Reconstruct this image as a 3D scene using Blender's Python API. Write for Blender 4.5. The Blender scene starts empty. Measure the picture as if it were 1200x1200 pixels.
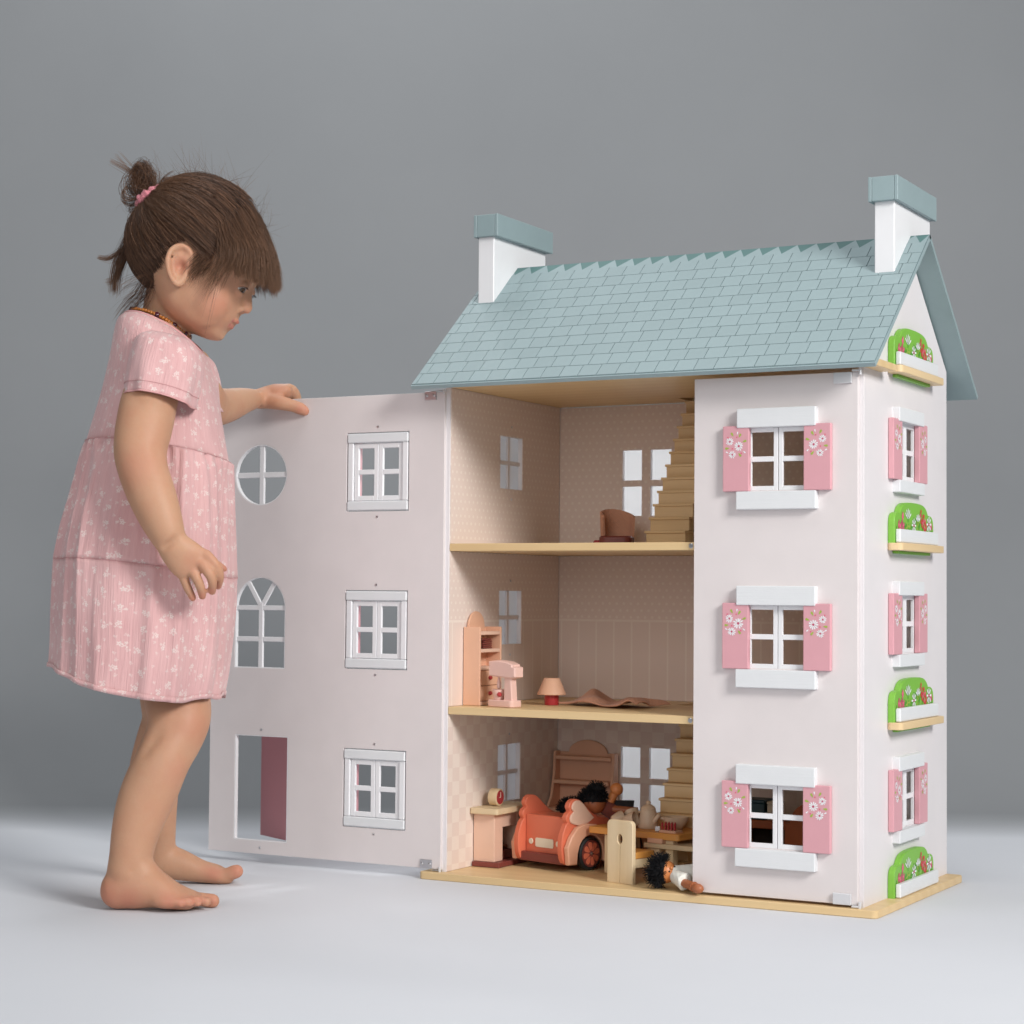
import bpy, bmesh, math, random
import numpy as np
from mathutils import Vector, Matrix

random.seed(7)
rng = np.random.default_rng(7)
scene = bpy.context.scene
COL = scene.collection
R_ = math.radians

# ------------------------------------------------------------------ camera
FPX = 2330.258                      # focal length in units of a 1200 px frame
CAM = Vector((1.26265, -2.12877, 0.35164))
_yaw, _pitch, _roll = 0.50245, 0.04161, 0.00821
C_F = Vector((-math.sin(_yaw) * math.cos(_pitch), math.cos(_yaw) * math.cos(_pitch), math.sin(_pitch)))
_right = Vector((math.cos(_yaw), math.sin(_yaw), 0))
_up = _right.cross(C_F)
C_R = _right * math.cos(_roll) + _up * math.sin(_roll)
C_U = -_right * math.sin(_roll) + _up * math.cos(_roll)
cam_data = bpy.data.cameras.new("camera")
cam_data.lens = 36 * FPX / 1200
cam_data.sensor_width = 36
cam_data.clip_start = 0.05
cam_data.clip_end = 60
cam_data.dof.use_dof = True
cam_data.dof.focus_distance = 2.38
cam_data.dof.aperture_fstop = 9.0
cam = bpy.data.objects.new("camera", cam_data)
m = Matrix.Identity(4)
for i in range(3):
    m[i][0], m[i][1], m[i][2], m[i][3] = C_R[i], C_U[i], -C_F[i], CAM[i]
cam.matrix_world = m
COL.objects.link(cam)
scene.camera = cam

# ------------------------------------------------------------------ studio light
world = bpy.data.worlds.new("World")
scene.world = world
world.use_nodes = True
world.node_tree.nodes["Background"].inputs[0].default_value = (0.93, 0.97, 1.0, 1)
world.node_tree.nodes["Background"].inputs[1].default_value = 0.16

def softbox(name, loc, target, sx, sy, power, color=(1, 1, 1), spread=180):
    d = bpy.data.lights.new(name, 'AREA')
    d.shape = 'RECTANGLE'
    d.size, d.size_y = sx, sy
    d.energy = power
    d.color = color
    d.spread = R_(spread)
    o = bpy.data.objects.new(name, d)
    o.location = loc
    o.rotation_euler = (Vector(target) - Vector(loc)).to_track_quat('-Z', 'Y').to_euler()
    COL.objects.link(o)
    return o

softbox("key_softbox", (2.85, -1.30, 1.75), (0.10, 0.0, 0.35), 0.9, 0.9, 34, (1.0, 0.985, 0.965), 110)
softbox("fill_softbox", (0.7, -3.5, 1.25), (0.05, 0.0, 0.35), 1.8, 1.5, 26, (1.0, 0.99, 0.98))
softbox("overhead_softbox", (0.1, -0.5, 3.0), (0.1, -0.25, 0.0), 1.6, 1.6, 22, (0.95, 0.975, 1.0))
softbox("back_softbox", (-0.80, 0.95, 1.45), (0.0, 0.16, 0.33), 0.22, 0.22, 1.5, (0.96, 0.98, 1.0), 60)
softbox("backdrop_softbox", (-0.75, 0.35, 2.5), (-0.55, 1.05, 0.95), 0.9, 0.5, 5.0, (0.97, 0.985, 1.0), 140)
_d = bpy.data.lights.new("window_spot", 'SPOT'); _d.energy = 22; _d.spot_size = R_(50); _d.spot_blend = .5; _d.shadow_soft_size = .06; _d.color = (.99, .995, 1.0)
_o = bpy.data.objects.new("window_spot", _d); _o.location = (0.14, 1.02, 0.60)
_o.rotation_euler = (Vector((0.16, 0.30, 0.38)) - _o.location).to_track_quat('-Z', 'Y').to_euler(); COL.objects.link(_o)

scene.view_settings.view_transform = 'Standard'
scene.view_settings.look = 'None'
scene.view_settings.exposure = 0.06
scene.view_settings.gamma = 1.0
scene.view_settings.use_curve_mapping = False
scene.render.engine = 'CYCLES'
scene.cycles.max_bounces = 8
scene.cycles.diffuse_bounces = 5
scene.cycles.use_denoising = True

# ------------------------------------------------------------------ helpers: objects
def tag(o, label=None, cat=None, group=None, kind=None):
    if label: o["label"] = label
    if cat: o["category"] = cat
    if group: o["group"] = group
    if kind: o["kind"] = kind
    return o

def thing(name, label, cat, loc=(0, 0, 0), rz=0.0, group=None):
    o = bpy.data.objects.new(name, None)
    o.empty_display_size = 0.02
    o.location = loc
    o.rotation_euler = (0, 0, rz)
    COL.objects.link(o)
    return tag(o, label, cat, group)

def obj(name, me, mat, parent=None, smooth=False):
    o = bpy.data.objects.new(name, me)
    COL.objects.link(o)
    if mat is not None and len(me.materials) == 0:
        me.materials.append(mat)
    if parent is not None:
        o.parent = parent
    if smooth:
        me.polygons.foreach_set("use_smooth", [True] * len(me.polygons))
    return o

def mesh_from(verts, faces, name="m"):
    me = bpy.data.meshes.new(name)
    me.from_pydata([tuple(v) for v in verts], [], faces)
    me.update()
    return me

def bm_mesh(bm, name="m", smooth_angle=None):
    bmesh.ops.recalc_face_normals(bm, faces=bm.faces)
    me = bpy.data.meshes.new(name)
    bm.to_mesh(me)
    bm.free()
    if smooth_angle is not None:
        me.polygons.foreach_set("use_smooth", [True] * len(me.polygons))
        me.set_sharp_from_angle(angle=R_(smooth_angle))
    return me

def bm_box(bm, x0, x1, y0, y1, z0, z1, bevel=0.0, seg=1):
    r = bmesh.ops.create_cube(bm, size=1.0)
    vs = r["verts"]
    for v in vs:
        v.co = Vector((x0 + (v.co.x + .5) * (x1 - x0), y0 + (v.co.y + .5) * (y1 - y0), z0 + (v.co.z + .5) * (z1 - z0)))
    if bevel > 0:
        es = list({e for v in vs for e in v.link_edges})
        bmesh.ops.bevel(bm, geom=es, offset=bevel, segments=seg, affect='EDGES', profile=0.5)

def box(name, x0, x1, y0, y1, z0, z1, mat, parent=None, bevel=0.0006, seg=1):
    bm = bmesh.new()
    bm_box(bm, x0, x1, y0, y1, z0, z1, bevel, seg)
    return obj(name, bm_mesh(bm, name), mat, parent)

def boxes_mesh(lst, bevel=0.0005):
    bm = bmesh.new()
    for b in lst:
        bm_box(bm, *b, bevel=bevel)
    return bm_mesh(bm)

AX = {'xz': ((1, 0, 0), (0, 0, 1), (0, -1, 0)),      # drawn as seen from -Y; thickness along Y
      'yz': ((0, 1, 0), (0, 0, 1), (1, 0, 0)),
      'xy': ((1, 0, 0), (0, 1, 0), (0, 0, 1))}

def plate(outline, t, holes=(), plane='xz', at=0.0, bevel=0.0004, smooth=True):
    """flat board cut from an outline with holes; 'at' is the middle plane's coordinate"""
    cu = bpy.data.curves.new("plate", 'CURVE')
    cu.dimensions = '2D'
    cu.fill_mode = 'BOTH'
    cu.extrude = max(t / 2 - bevel, 1e-5)
    cu.bevel_depth = bevel
    cu.bevel_resolution = 0
    for k, loop in enumerate([outline] + list(holes)):
        sp = cu.splines.new('POLY')
        sp.points.add(len(loop) - 1)
        for p, (a, b) in zip(sp.points, loop):
            p.co = (a, b, 0, 1)
        sp.use_cyclic_u = True
    ob = bpy.data.objects.new("plate", cu)
    me = bpy.data.meshes.new_from_object(ob)
    bpy.data.objects.remove(ob)
    bpy.data.curves.remove(cu)
    U, V, W = (Vector(a) for a in AX[plane])
    n = len(me.vertices)
    co = np.empty(n * 3, np.float32)
    me.vertices.foreach_get("co", co)
    co = co.reshape(-1, 3)
    B = np.array([U, V, W], np.float32)
    out = co @ B
    off = {'xz': 1, 'yz': 0, 'xy': 2}[plane]
    out[:, off] += at
    me.vertices.foreach_set("co", out.astype(np.float32).ravel())
    me.update()
    bm = bmesh.new()
    bm.from_mesh(me)
    bmesh.ops.remove_doubles(bm, verts=bm.verts, dist=1e-6)
    bmesh.ops.recalc_face_normals(bm, faces=bm.faces)
    bm.to_mesh(me)
    bm.free()
    me.materials.clear()
    if smooth:
        me.polygons.foreach_set("use_smooth", [True] * len(me.polygons))
        me.set_sharp_from_angle(angle=R_(35))
    return me

def rect(a0, a1, b0, b1):
    return [(a0, b0), (a1, b0), (a1, b1), (a0, b1)]

def rrect(a0, a1, b0, b1, r, n=5):
    pts = []
    for cx, cy, s in ((a1 - r, b0 + r, -90), (a1 - r, b1 - r, 0), (a0 + r, b1 - r, 90), (a0 + r, b0 + r, 180)):
        for k in range(n + 1):
            t = R_(s + 90 * k / n)
            pts.append((cx + r * math.cos(t), cy + r * math.sin(t)))
    return pts

def arc(cx, cy, r, a0, a1, n=12, ry=None):
    ry = ry or r
    return [(cx + r * math.cos(R_(a0 + (a1 - a0) * k / n)), cy + ry * math.sin(R_(a0 + (a1 - a0) * k / n))) for k in range(n + 1)]

def lathe(profile, n=24, smooth=40):
    """profile: list of (r, z), closed over the axis"""
    bm = bmesh.new()
    rings = []
    for r, z in profile:
        if r < 1e-6:
            rings.append([bm.verts.new((0, 0, z))])
        else:
            rings.append([bm.verts.new((r * math.cos(2 * math.pi * k / n), r * math.sin(2 * math.pi * k / n), z)) for k in range(n)])
    for a, b in zip(rings, rings[1:]):
        for k in range(n):
            q = [a[k % len(a)], a[(k + 1) % n % len(a)], b[(k + 1) % n % len(b)], b[k % len(b)]]
            q = list(dict.fromkeys(q))
            if len(q) >= 3:
                bm.faces.new(q)
    return bm_mesh(bm, "lathe", smooth)

def xform(me, M):
    me.transform(M)
    me.update()
    return me

def catmull(P, sub):
    P = np.asarray(P, float)
    out = []
    n = len(P)
    for i in range(n - 1):
        p0, p1, p2, p3 = P[max(i - 1, 0)], P[i], P[i + 1], P[min(i + 2, n - 1)]
        for k in range(sub):
            t = k / sub
            out.append(.5 * ((2 * p1) + (-p0 + p2) * t + (2 * p0 - 5 * p1 + 4 * p2 - p3) * t * t + (-p0 + 3 * p1 - 3 * p2 + p3) * t ** 3))
    out.append(P[-1])
    return np.array(out)

def tube_bm(bm, pts, r, n=8, closed=False, taper=None):
    """round tube along pts (list of Vectors)"""
    pts = [Vector(p) for p in pts]
    rings = []
    N = len(pts)
    ref = Vector((0.13, 0.31, 0.94))
    for i, p in enumerate(pts):
        a = pts[(i - 1) % N] if (closed or i > 0) else p
        b = pts[(i + 1) % N] if (closed or i < N - 1) else p
        t = (b - a).normalized()
        x = t.cross(ref).normalized()
        y = t.cross(x)
        rr = r if taper is None else r * taper(i / (N - 1))
        rings.append([bm.verts.new(p + rr * (x * math.cos(2 * math.pi * k / n) + y * math.sin(2 * math.pi * k / n))) for k in range(n)])
    for i in range(N if closed else N - 1):
        a, b = rings[i], rings[(i + 1) % N]
        for k in range(n):
            bm.faces.new((a[k], a[(k + 1) % n], b[(k + 1) % n], b[k]))
    if not closed:
        bm.faces.new(rings[0][::-1])
        bm.faces.new(rings[-1])

def tubes_mesh(paths, smooth=True, n=8):
    bm = bmesh.new()
    for pts, r in paths:
        tube_bm(bm, pts, r, n)
    return bm_mesh(bm, "tube", 50 if smooth else None)

# ------------------------------------------------------------------ helpers: materials
class NT:
    def __init__(s, name):
        s.mat = bpy.data.materials.new(name)
        s.mat.use_nodes = True
        s.t = s.mat.node_tree
        s.b = s.t.nodes["Principled BSDF"]
    def node(s, typ, **kw):
        n = s.t.nodes.new(typ)
        for k, v in kw.items():
            setattr(n, k, v)
        return n
    def put(s, sock, v):
        if hasattr(v, "is_output") or isinstance(v, bpy.types.NodeSocket):
            s.t.links.new(v, sock)
        elif v is not None:
            try:
                sock.default_value = v
            except TypeError:
                sock.default_value = (v[0], v[1], v[2])
    def m(s, op, *a):
        n = s.node('ShaderNodeMath', operation=op)
        for i, v in enumerate(a):
            s.put(n.inputs[i], v)
        return n.outputs[0]
    def vm(s, op, *a):
        n = s.node('ShaderNodeVectorMath', operation=op)
        for i, v in enumerate(a):
            if i == 1 and op == 'SCALE':
                s.put(n.inputs['Scale'], v)
            else:
                s.put(n.inputs[i], v)
        return n.outputs['Value'] if op in ('LENGTH', 'DISTANCE', 'DOT_PRODUCT') else n.outputs[0]
    def coord(s, which='Object'):
        return s.node('ShaderNodeTexCoord').outputs[which]
    def sep(s, v):
        n = s.node('ShaderNodeSeparateXYZ')
        s.put(n.inputs[0], v)
        return n.outputs[0], n.outputs[1], n.outputs[2]
    def comb(s, x=0, y=0, z=0):
        n = s.node('ShaderNodeCombineXYZ')
        for i, v in enumerate((x, y, z)):
            s.put(n.inputs[i], v)
        return n.outputs[0]
    def noise(s, vec, scale, detail=4, rough=.55, out='Fac'):
        n = s.node('ShaderNodeTexNoise')
        s.put(n.inputs['Vector'], vec)
        n.inputs['Scale'].default_value = scale
        n.inputs['Detail'].default_value = detail
        n.inputs['Roughness'].default_value = rough
        return n.outputs[out]
    def mix(s, fac, a, b):
        n = s.node('ShaderNodeMix', data_type='RGBA')
        s.put(n.inputs[0], fac)
        s.put(n.inputs[6], a if not isinstance(a, tuple) else (*a[:3], 1))
        s.put(n.inputs[7], b if not isinstance(b, tuple) else (*b[:3], 1))
        return n.outputs[2]
    def ramp(s, fac, lo, hi):
        n = s.node('ShaderNodeMapRange')
        n.clamp = True
        s.put(n.inputs[0], fac)
        n.inputs[1].default_value = lo
        n.inputs[2].default_value = hi
        return n.outputs[0]
    def bump(s, h, strength, dist=.001):
        n = s.node('ShaderNodeBump')
        n.inputs['Strength'].default_value = strength
        n.inputs['Distance'].default_value = dist
        s.put(n.inputs['Height'], h)
        s.t.links.new(n.outputs[0], s.b.inputs['Normal'])
        return n
    def base(s, c):
        s.put(s.b.inputs['Base Color'], c if not isinstance(c, tuple) else (*c[:3], 1))
    def set(s, **kw):
        for k, v in kw.items():
            s.put(s.b.inputs[k.replace('_', ' ')], v)

def paint(name, c, rough=.42, var=.05, bump=.06, scale=60, grain=None, spec=.45):
    n = NT(name)
    p = n.coord()
    f = n.noise(p, scale, 5)
    big = n.noise(p, 9, 3)
    k = n.m('ADD', n.m('MULTIPLY', n.m('SUBTRACT', f, .5), var), n.m('ADD', 1.0, n.m('MULTIPLY', n.m('SUBTRACT', big, .5), var * 1.4)))
    n.base(n.vm('SCALE', c, k))
    n.set(Roughness=n.m('ADD', rough - .06, n.m('MULTIPLY', f, .12)), Specular_IOR_Level=spec)
    h = n.noise(p, scale * 14, 3)
    if grain:                      # brushed or milled wood under the paint: relief stretched along an axis
        st = [scale * 9] * 3
        st['xyz'.index(grain)] = scale * .35
        g = n.noise(n.vm('MULTIPLY', p, tuple(st)), 1.0, 4)
        h = n.m('ADD', h, n.m('MULTIPLY', g, 1.6))
    n.bump(h, bump, .0006)
    return n.mat

def per_piece(mat, amt=.07):
    """each piece takes its own slightly different tone"""
    t = mat.node_tree
    b = t.nodes["Principled BSDF"]
    src = b.inputs['Base Color'].links[0].from_socket
    oi = t.nodes.new('ShaderNodeObjectInfo')
    mr = t.nodes.new('ShaderNodeMapRange'); mr.inputs[3].default_value = 1 - amt / 2; mr.inputs[4].default_value = 1 + amt / 2
    sc = t.nodes.new('ShaderNodeVectorMath'); sc.operation = 'SCALE'
    t.links.new(oi.outputs['Random'], mr.inputs[0]); t.links.new(src, sc.inputs[0]); t.links.new(mr.outputs[0], sc.inputs['Scale'])
    t.links.new(sc.outputs[0], b.inputs['Base Color'])
    return mat

def wood(name, c1, c2, axis='x', rough=.5, scale=1.0, ring=22, bump=.12):
    n = NT(name)
    p = n.coord()
    st = [38 * scale] * 3
    st['xyz'.index(axis)] = 2.2 * scale
    q = n.vm('MULTIPLY', p, tuple(st))
    a = n.noise(q, 1.0, 4, .6)
    x, y, z = n.sep(p)
    oth = [v for v, k in zip((x, y, z), 'xyz') if k != axis]
    w = n.m('ADD', n.m('MULTIPLY', oth[0], ring * 9), n.m('MULTIPLY', oth[1], ring * 5))
    w = n.m('SINE', n.m('ADD', w, n.m('MULTIPLY', a, 9.0)))
    w = n.m('MULTIPLY_ADD', w, .5, .5)
    st2 = [900 * scale] * 3
    st2['xyz'.index(axis)] = 25 * scale
    fine = n.noise(n.vm('MULTIPLY', p, tuple(st2)), 1.0, 3)
    f = n.m('ADD', n.m('MULTIPLY', w, .45), n.m('ADD', n.m('MULTIPLY', a, .35), n.m('MULTIPLY', fine, .3)))
    n.base(n.mix(f, c1, c2))
    n.set(Roughness=n.m('ADD', rough - .08, n.m('MULTIPLY', fine, .2)))
    n.bump(n.m('ADD', fine, n.m('MULTIPLY', w, .3)), bump, .0005)
    return n.mat

def srgb(r, g, b):
    f = lambda v: (v / 255 / 12.92) if v / 255 <= .04045 else ((v / 255 + .055) / 1.055) ** 2.4
    return (f(r), f(g), f(b))

M = {}
M['white'] = paint('white_paint', (.80, .80, .815), .38, .03, .10, 60)
M['white_wood'] = paint('white_brushed_paint', (.73, .745, .76), .45, .05, .22, 60, 'x')
M['white_wood_y'] = paint('white_brushed_paint_side', (.73, .745, .76), .45, .05, .22, 60, 'y')
M['wall'] = paint('blush_wall_paint', (.72, .665, .66), .40, .075, .10, 26)
M['wall_side'] = paint('pale_lilac_wall_paint', (.75, .715, .725), .40, .06, .10, 26)
M['rose'] = paint('rose_paint', (.675, .345, .385), .40, .05, .08, 60, 'z')
M['rose_door'] = paint('deep_rose_paint', (.52, .21, .235), .42, .05, .08, 60, 'z')
M['roof'] = paint('sea_green_roof_paint', (.275, .36, .375), .5, .09, .16, 90)
per_piece(M['roof'])
M['roof_dark'] = paint('dark_sea_green_roof_paint', (.085, .18, .175), .5, .05, .12, 90)
M['groove'] = paint('roof_groove_paint', (.05, .09, .10), .6, .05, .1, 90)
M['leaf_green'] = paint('leaf_green_paint', (.20, .48, .055), .42, .05, .1, 60, 'z')
M['beech'] = wood('beech_board', (.66, .46, .23), (.74, .55, .30), 'x', .42, .6)
M['beech_y'] = wood('beech_shelf', (.70, .50, .27), (.76, .58, .34), 'y', .42, .6)
M['pine'] = wood('pale_pine', (.66, .49, .28), (.78, .63, .42), 'z', .5)
M['pine_x'] = wood('pale_pine_flat', (.62, .47, .28), (.72, .58, .38), 'x', .5)
M['stair'] = wood('stair_oak', (.60, .40, .19), (.74, .54, .30), 'x', .5, .7, 26)
M['peach'] = paint('peach_stain', (.72, .42, .28), .5, .08, .12, 60, 'z')
M['peach_pale'] = paint('pale_peach_stain', (.74, .49, .37), .5, .06, .12, 60, 'z')
M['pink_toy'] = paint('pale_pink_toy_paint', (.76, .50, .43), .45, .05, .1, 60)
M['amber_wood'] = wood('amber_stained_wood', (.62, .25, .05), (.74, .36, .09), 'x', .42)
M['coral'] = paint('coral_car_paint', (.70, .175, .095), .38, .05, .1, 60)
M['peach_car'] = paint('peach_car_paint', (.76, .40, .26), .42, .05, .12, 60, 'y')
M['brown_red'] = paint('maroon_stain', (.20, .045, .035), .45, .06, .1, 60, 'x')
M['red'] = paint('crimson_paint', (.40, .03, .035), .4, .05, .06, 60)
M['cream'] = paint('cream_paint', (.78, .70, .55), .42, .03, .05, 60)
M['black'] = paint('black_rubber', (.012, .012, .013), .6, .1, .1, 60)
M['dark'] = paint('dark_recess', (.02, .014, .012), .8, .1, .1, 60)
M['teal'] = paint('dark_teal_paint', (.02, .06, .075), .45, .05, .05, 60)
M['orange'] = paint('burnt_orange_paint', (.42, .11, .03), .45, .05, .1, 60)
M['doll_skin'] = paint('doll_brown_wood', (.36, .115, .045), .42, .08, .1, 60, 'x')
M['doll_skin_light'] = paint('doll_tan_wood', (.62, .22, .07), .42, .06, .06, 60)
M['doll_dark'] = paint('doll_dark_wood', (.20, .075, .035), .45, .06, .06, 60)
n = NT('steel'); n.base((.62, .62, .64)); n.set(Metallic=1.0, Roughness=.28); M['steel'] = n.mat
n = NT('white_enamel_hinge'); n.base((.72, .72, .74)); n.set(Metallic=.35, Roughness=.32); M['hinge'] = n.mat
n = NT('black_yarn'); n.base((.006, .006, .008)); n.set(Roughness=.75, Specular_IOR_Level=.3); M['yarn'] = n.mat

# translucent panes added to brighten the back and left windows
n = NT('added_translucent_sheet')
tr = n.node('ShaderNodeBsdfTranslucent'); tr.inputs[0].default_value = (.90, .905, .915, 1)
df = n.node('ShaderNodeBsdfDiffuse'); df.inputs[0].default_value = (.84, .845, .855, 1)
mx = n.node('ShaderNodeMixShader'); mx.inputs[0].default_value = .30
n.t.links.new(tr.outputs[0], mx.inputs[1]); n.t.links.new(df.outputs[0], mx.inputs[2])
n.t.links.new(mx.outputs[0], n.t.nodes['Material Output'].inputs[0]); M['pane_diffuser'] = n.mat

def cloth(name, c, scale=900, rough=.85):
    n = NT(name)
    p = n.coord()
    x, y, z = n.sep(p)
    wv = n.m('ADD', n.m('SINE', n.m('MULTIPLY', n.m('ADD', x, z), scale)), n.m('SINE', n.m('MULTIPLY', n.m('ADD', y, n.m('MULTIPLY', z, -.6)), scale)))
    f = n.noise(p, 40, 4)
    n.base(n.vm('SCALE', c, n.m('ADD', .85, n.m('MULTIPLY', f, .3))))
    n.set(Roughness=rough, Specular_IOR_Level=.2, Sheen_Weight=.15)
    n.bump(wv, .25, .0006)
    return n.mat
M['cloth_white'] = cloth('white_cotton', (.80, .79, .72))
M['cloth_peach'] = cloth('peach_knit', (.62, .32, .21), 1400)
M['cloth_dark'] = cloth('charcoal_felt', (.02, .02, .022))
M['cloth_rust'] = cloth('rust_felt', (.20, .055, .04))
M['cloth_grey'] = cloth('grey_felt', (.45, .45, .5))

# wallpapers: faint printed dots, panel lines and checks (flat print)
def wallpaper(name, style):
    n = NT(name)
    p = n.coord()
    x, y, z = n.sep(p)
    h = n.m('ADD', x, y)                       # walls stand in x or in y, so the sum runs along both
    base, mark = (.735, .610, .545), (.84, .76, .68)
    def tri(v, per):                           # distance to the next multiple of per, in units of per
        return n.m('ABSOLUTE', n.m('SUBTRACT', n.m('FRACT', n.m('DIVIDE', v, per)), .5))
    if style in ('dots', 'dado'):
        per = .0105
        row = n.m('FLOOR', n.m('DIVIDE', z, per * .866))
        off = n.m('MULTIPLY', n.m('MODULO', row, 2.0), .5 * per)
        a = tri(n.m('ADD', h, off), per)
        b = tri(z, per * .866)
        d = n.m('SQRT', n.m('ADD', n.m('POWER', a, 2.0), n.m('POWER', n.m('MULTIPLY', b, .866), 2.0)))
        f = n.m('SUBTRACT', 1.0, n.ramp(d, .14, .22))
        if style == 'dado':
            rail = .318
            line = n.m('SUBTRACT', 1.0, n.ramp(n.m('ABSOLUTE', n.m('SUBTRACT', z, rail)), .0012, .0018))
            bar = n.m('SUBTRACT', 1.0, n.ramp(n.m('MULTIPLY', tri(h, .0265), .0265), .0009, .0014))
            low = n.m('LESS_THAN', z, rail)
            f = n.m('MAXIMUM', line, n.m('ADD', n.m('MULTIPLY', low, bar), n.m('MULTIPLY', n.m('SUBTRACT', 1.0, low), f)))
    else:
        per = .017
        a = n.m('FLOOR', n.m('DIVIDE', h, per)); b = n.m('FLOOR', n.m('DIVIDE', z, per))
        f = n.m('ABSOLUTE', n.m('MODULO', n.m('ADD', a, b), 2.0))
        f = n.m('MULTIPLY', f, .8)
    g = n.noise(p, 120, 3)
    f = n.m('MULTIPLY', f, n.m('ADD', .55, n.m('MULTIPLY', g, .7)))
    n.base(n.mix(n.m('MULTIPLY', f, .60), base, mark))
    n.set(Roughness=.62, Specular_IOR_Level=.25)
    n.bump(n.noise(p, 700, 3), .06, .0005)
    return n.mat
M['paper_dots'] = wallpaper('dotted_wallpaper', 'dots')
M['paper_dado'] = wallpaper('dotted_wallpaper_with_panels', 'dado')
M['paper_check'] = wallpaper('checked_wallpaper', 'check')
# ------------------------------------------------------------------ setting: white floor and grey studio backdrop
n = NT('studio_cove')
p = n.coord()
f = n.noise(p, 1.6, 6, .6); g = n.noise(p, 900, 2); f3 = n.noise(p, 3.0, 5)
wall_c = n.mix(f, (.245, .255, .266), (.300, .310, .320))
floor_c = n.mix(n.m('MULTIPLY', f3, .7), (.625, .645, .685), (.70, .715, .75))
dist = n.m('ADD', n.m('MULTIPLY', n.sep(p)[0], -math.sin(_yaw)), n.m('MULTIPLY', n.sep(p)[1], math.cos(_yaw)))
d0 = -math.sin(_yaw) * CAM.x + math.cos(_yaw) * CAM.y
edge = n.ramp(n.m('ADD', dist, n.m('MULTIPLY', n.noise(p, 2.2, 3), .05)), d0 + 2.96, d0 + 3.22)   # floor tone blends into the grey wall tone over a wide band
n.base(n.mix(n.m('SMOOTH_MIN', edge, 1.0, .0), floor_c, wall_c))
n.set(Roughness=.75, Specular_IOR_Level=.2)
n.bump(g, .05, .0006)
M['backdrop'] = n.mat

UH = Vector((math.cos(_yaw), math.sin(_yaw), 0))        # along the backdrop
FH = Vector((-math.sin(_yaw), math.cos(_yaw), 0))       # towards the backdrop
base0 = Vector((CAM.x, CAM.y, 0))
fl = [base0 + FH * d + UH * s for d, s in ((-1.6, -5), (-1.6, 5), (2.93, 5), (2.93, -5))]
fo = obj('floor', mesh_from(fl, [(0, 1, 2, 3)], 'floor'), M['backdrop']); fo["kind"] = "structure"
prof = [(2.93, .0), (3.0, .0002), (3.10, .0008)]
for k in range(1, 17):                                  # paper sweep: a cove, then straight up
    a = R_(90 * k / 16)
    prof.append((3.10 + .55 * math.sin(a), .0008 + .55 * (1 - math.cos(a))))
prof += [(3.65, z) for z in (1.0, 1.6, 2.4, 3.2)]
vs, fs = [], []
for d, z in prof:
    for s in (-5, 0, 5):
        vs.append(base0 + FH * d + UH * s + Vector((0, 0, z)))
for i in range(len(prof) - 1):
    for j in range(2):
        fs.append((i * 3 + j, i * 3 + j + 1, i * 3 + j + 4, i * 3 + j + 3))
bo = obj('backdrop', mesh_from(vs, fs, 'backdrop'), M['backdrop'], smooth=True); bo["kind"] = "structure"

# ------------------------------------------------------------------ the dollhouse
W, D, TB, TT = .5405, .3166, .009, .609          # width, depth, top of base board, underside of ceiling board
HOUSE = thing('dollhouse', 'tall pale pink wooden dollhouse with sea green shingled roof, one door swung open', 'dollhouse', (.27, .15, 0))
HO = Vector((.27, .15, 0))
def hpart(name, me, mat, parent=None, world=True, smooth=False):
    """a part given in world coordinates, parented to the house or to one of its parts"""
    o = obj(name, me, mat, None, smooth)
    p = parent or HOUSE
    o.parent = p
    if p is HOUSE:
        o.location = -HO
    return o
def hbox(name, x0, x1, y0, y1, z0, z1, mat, parent=None, bevel=.0006, seg=1):
    bm = bmesh.new(); bm_box(bm, x0, x1, y0, y1, z0, z1, bevel, seg)
    return hpart(name, bm_mesh(bm, name), mat, parent)

# base board and ceiling board
hpart('base_board', plate(rrect(-.0265, .5595, -.0135, .3185, .006), .009, plane='xy', at=.0046, bevel=.0008), M['beech'])
ceil_hole = rect(.207, .275, .238, .285)
hpart('ceiling_board', plate([(-.0235, -.0145), (.5590, -.0145), (.5590, .055), (W + .0004, .055), (W + .0004, -.0004 + .0005), (W - .0068, .0001), (W - .0068, .2955), (.0046, .2955), (.0046, .0001), (-.0235, .0001)], .008, [ceil_hole], plane='xy', at=.6132, bevel=.0004), M['beech'])
hbox('attic_shade_block', .203, .279, .234, .289, .6175, .66, M['dark'], None, 0)  # dark block closing the hole, its colour stands in for attic shade

# side walls with gables and window openings
SZ = ((.4725, .545), (.270, .3425), (.0675, .140))
LZ = ((.490, .559), (.287, .357), (.083, .157))
gable = [(0, TB + .0003), (.3166, TB + .0003), (.3166, .636), (.158, .7715), (0, .636)]
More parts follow.
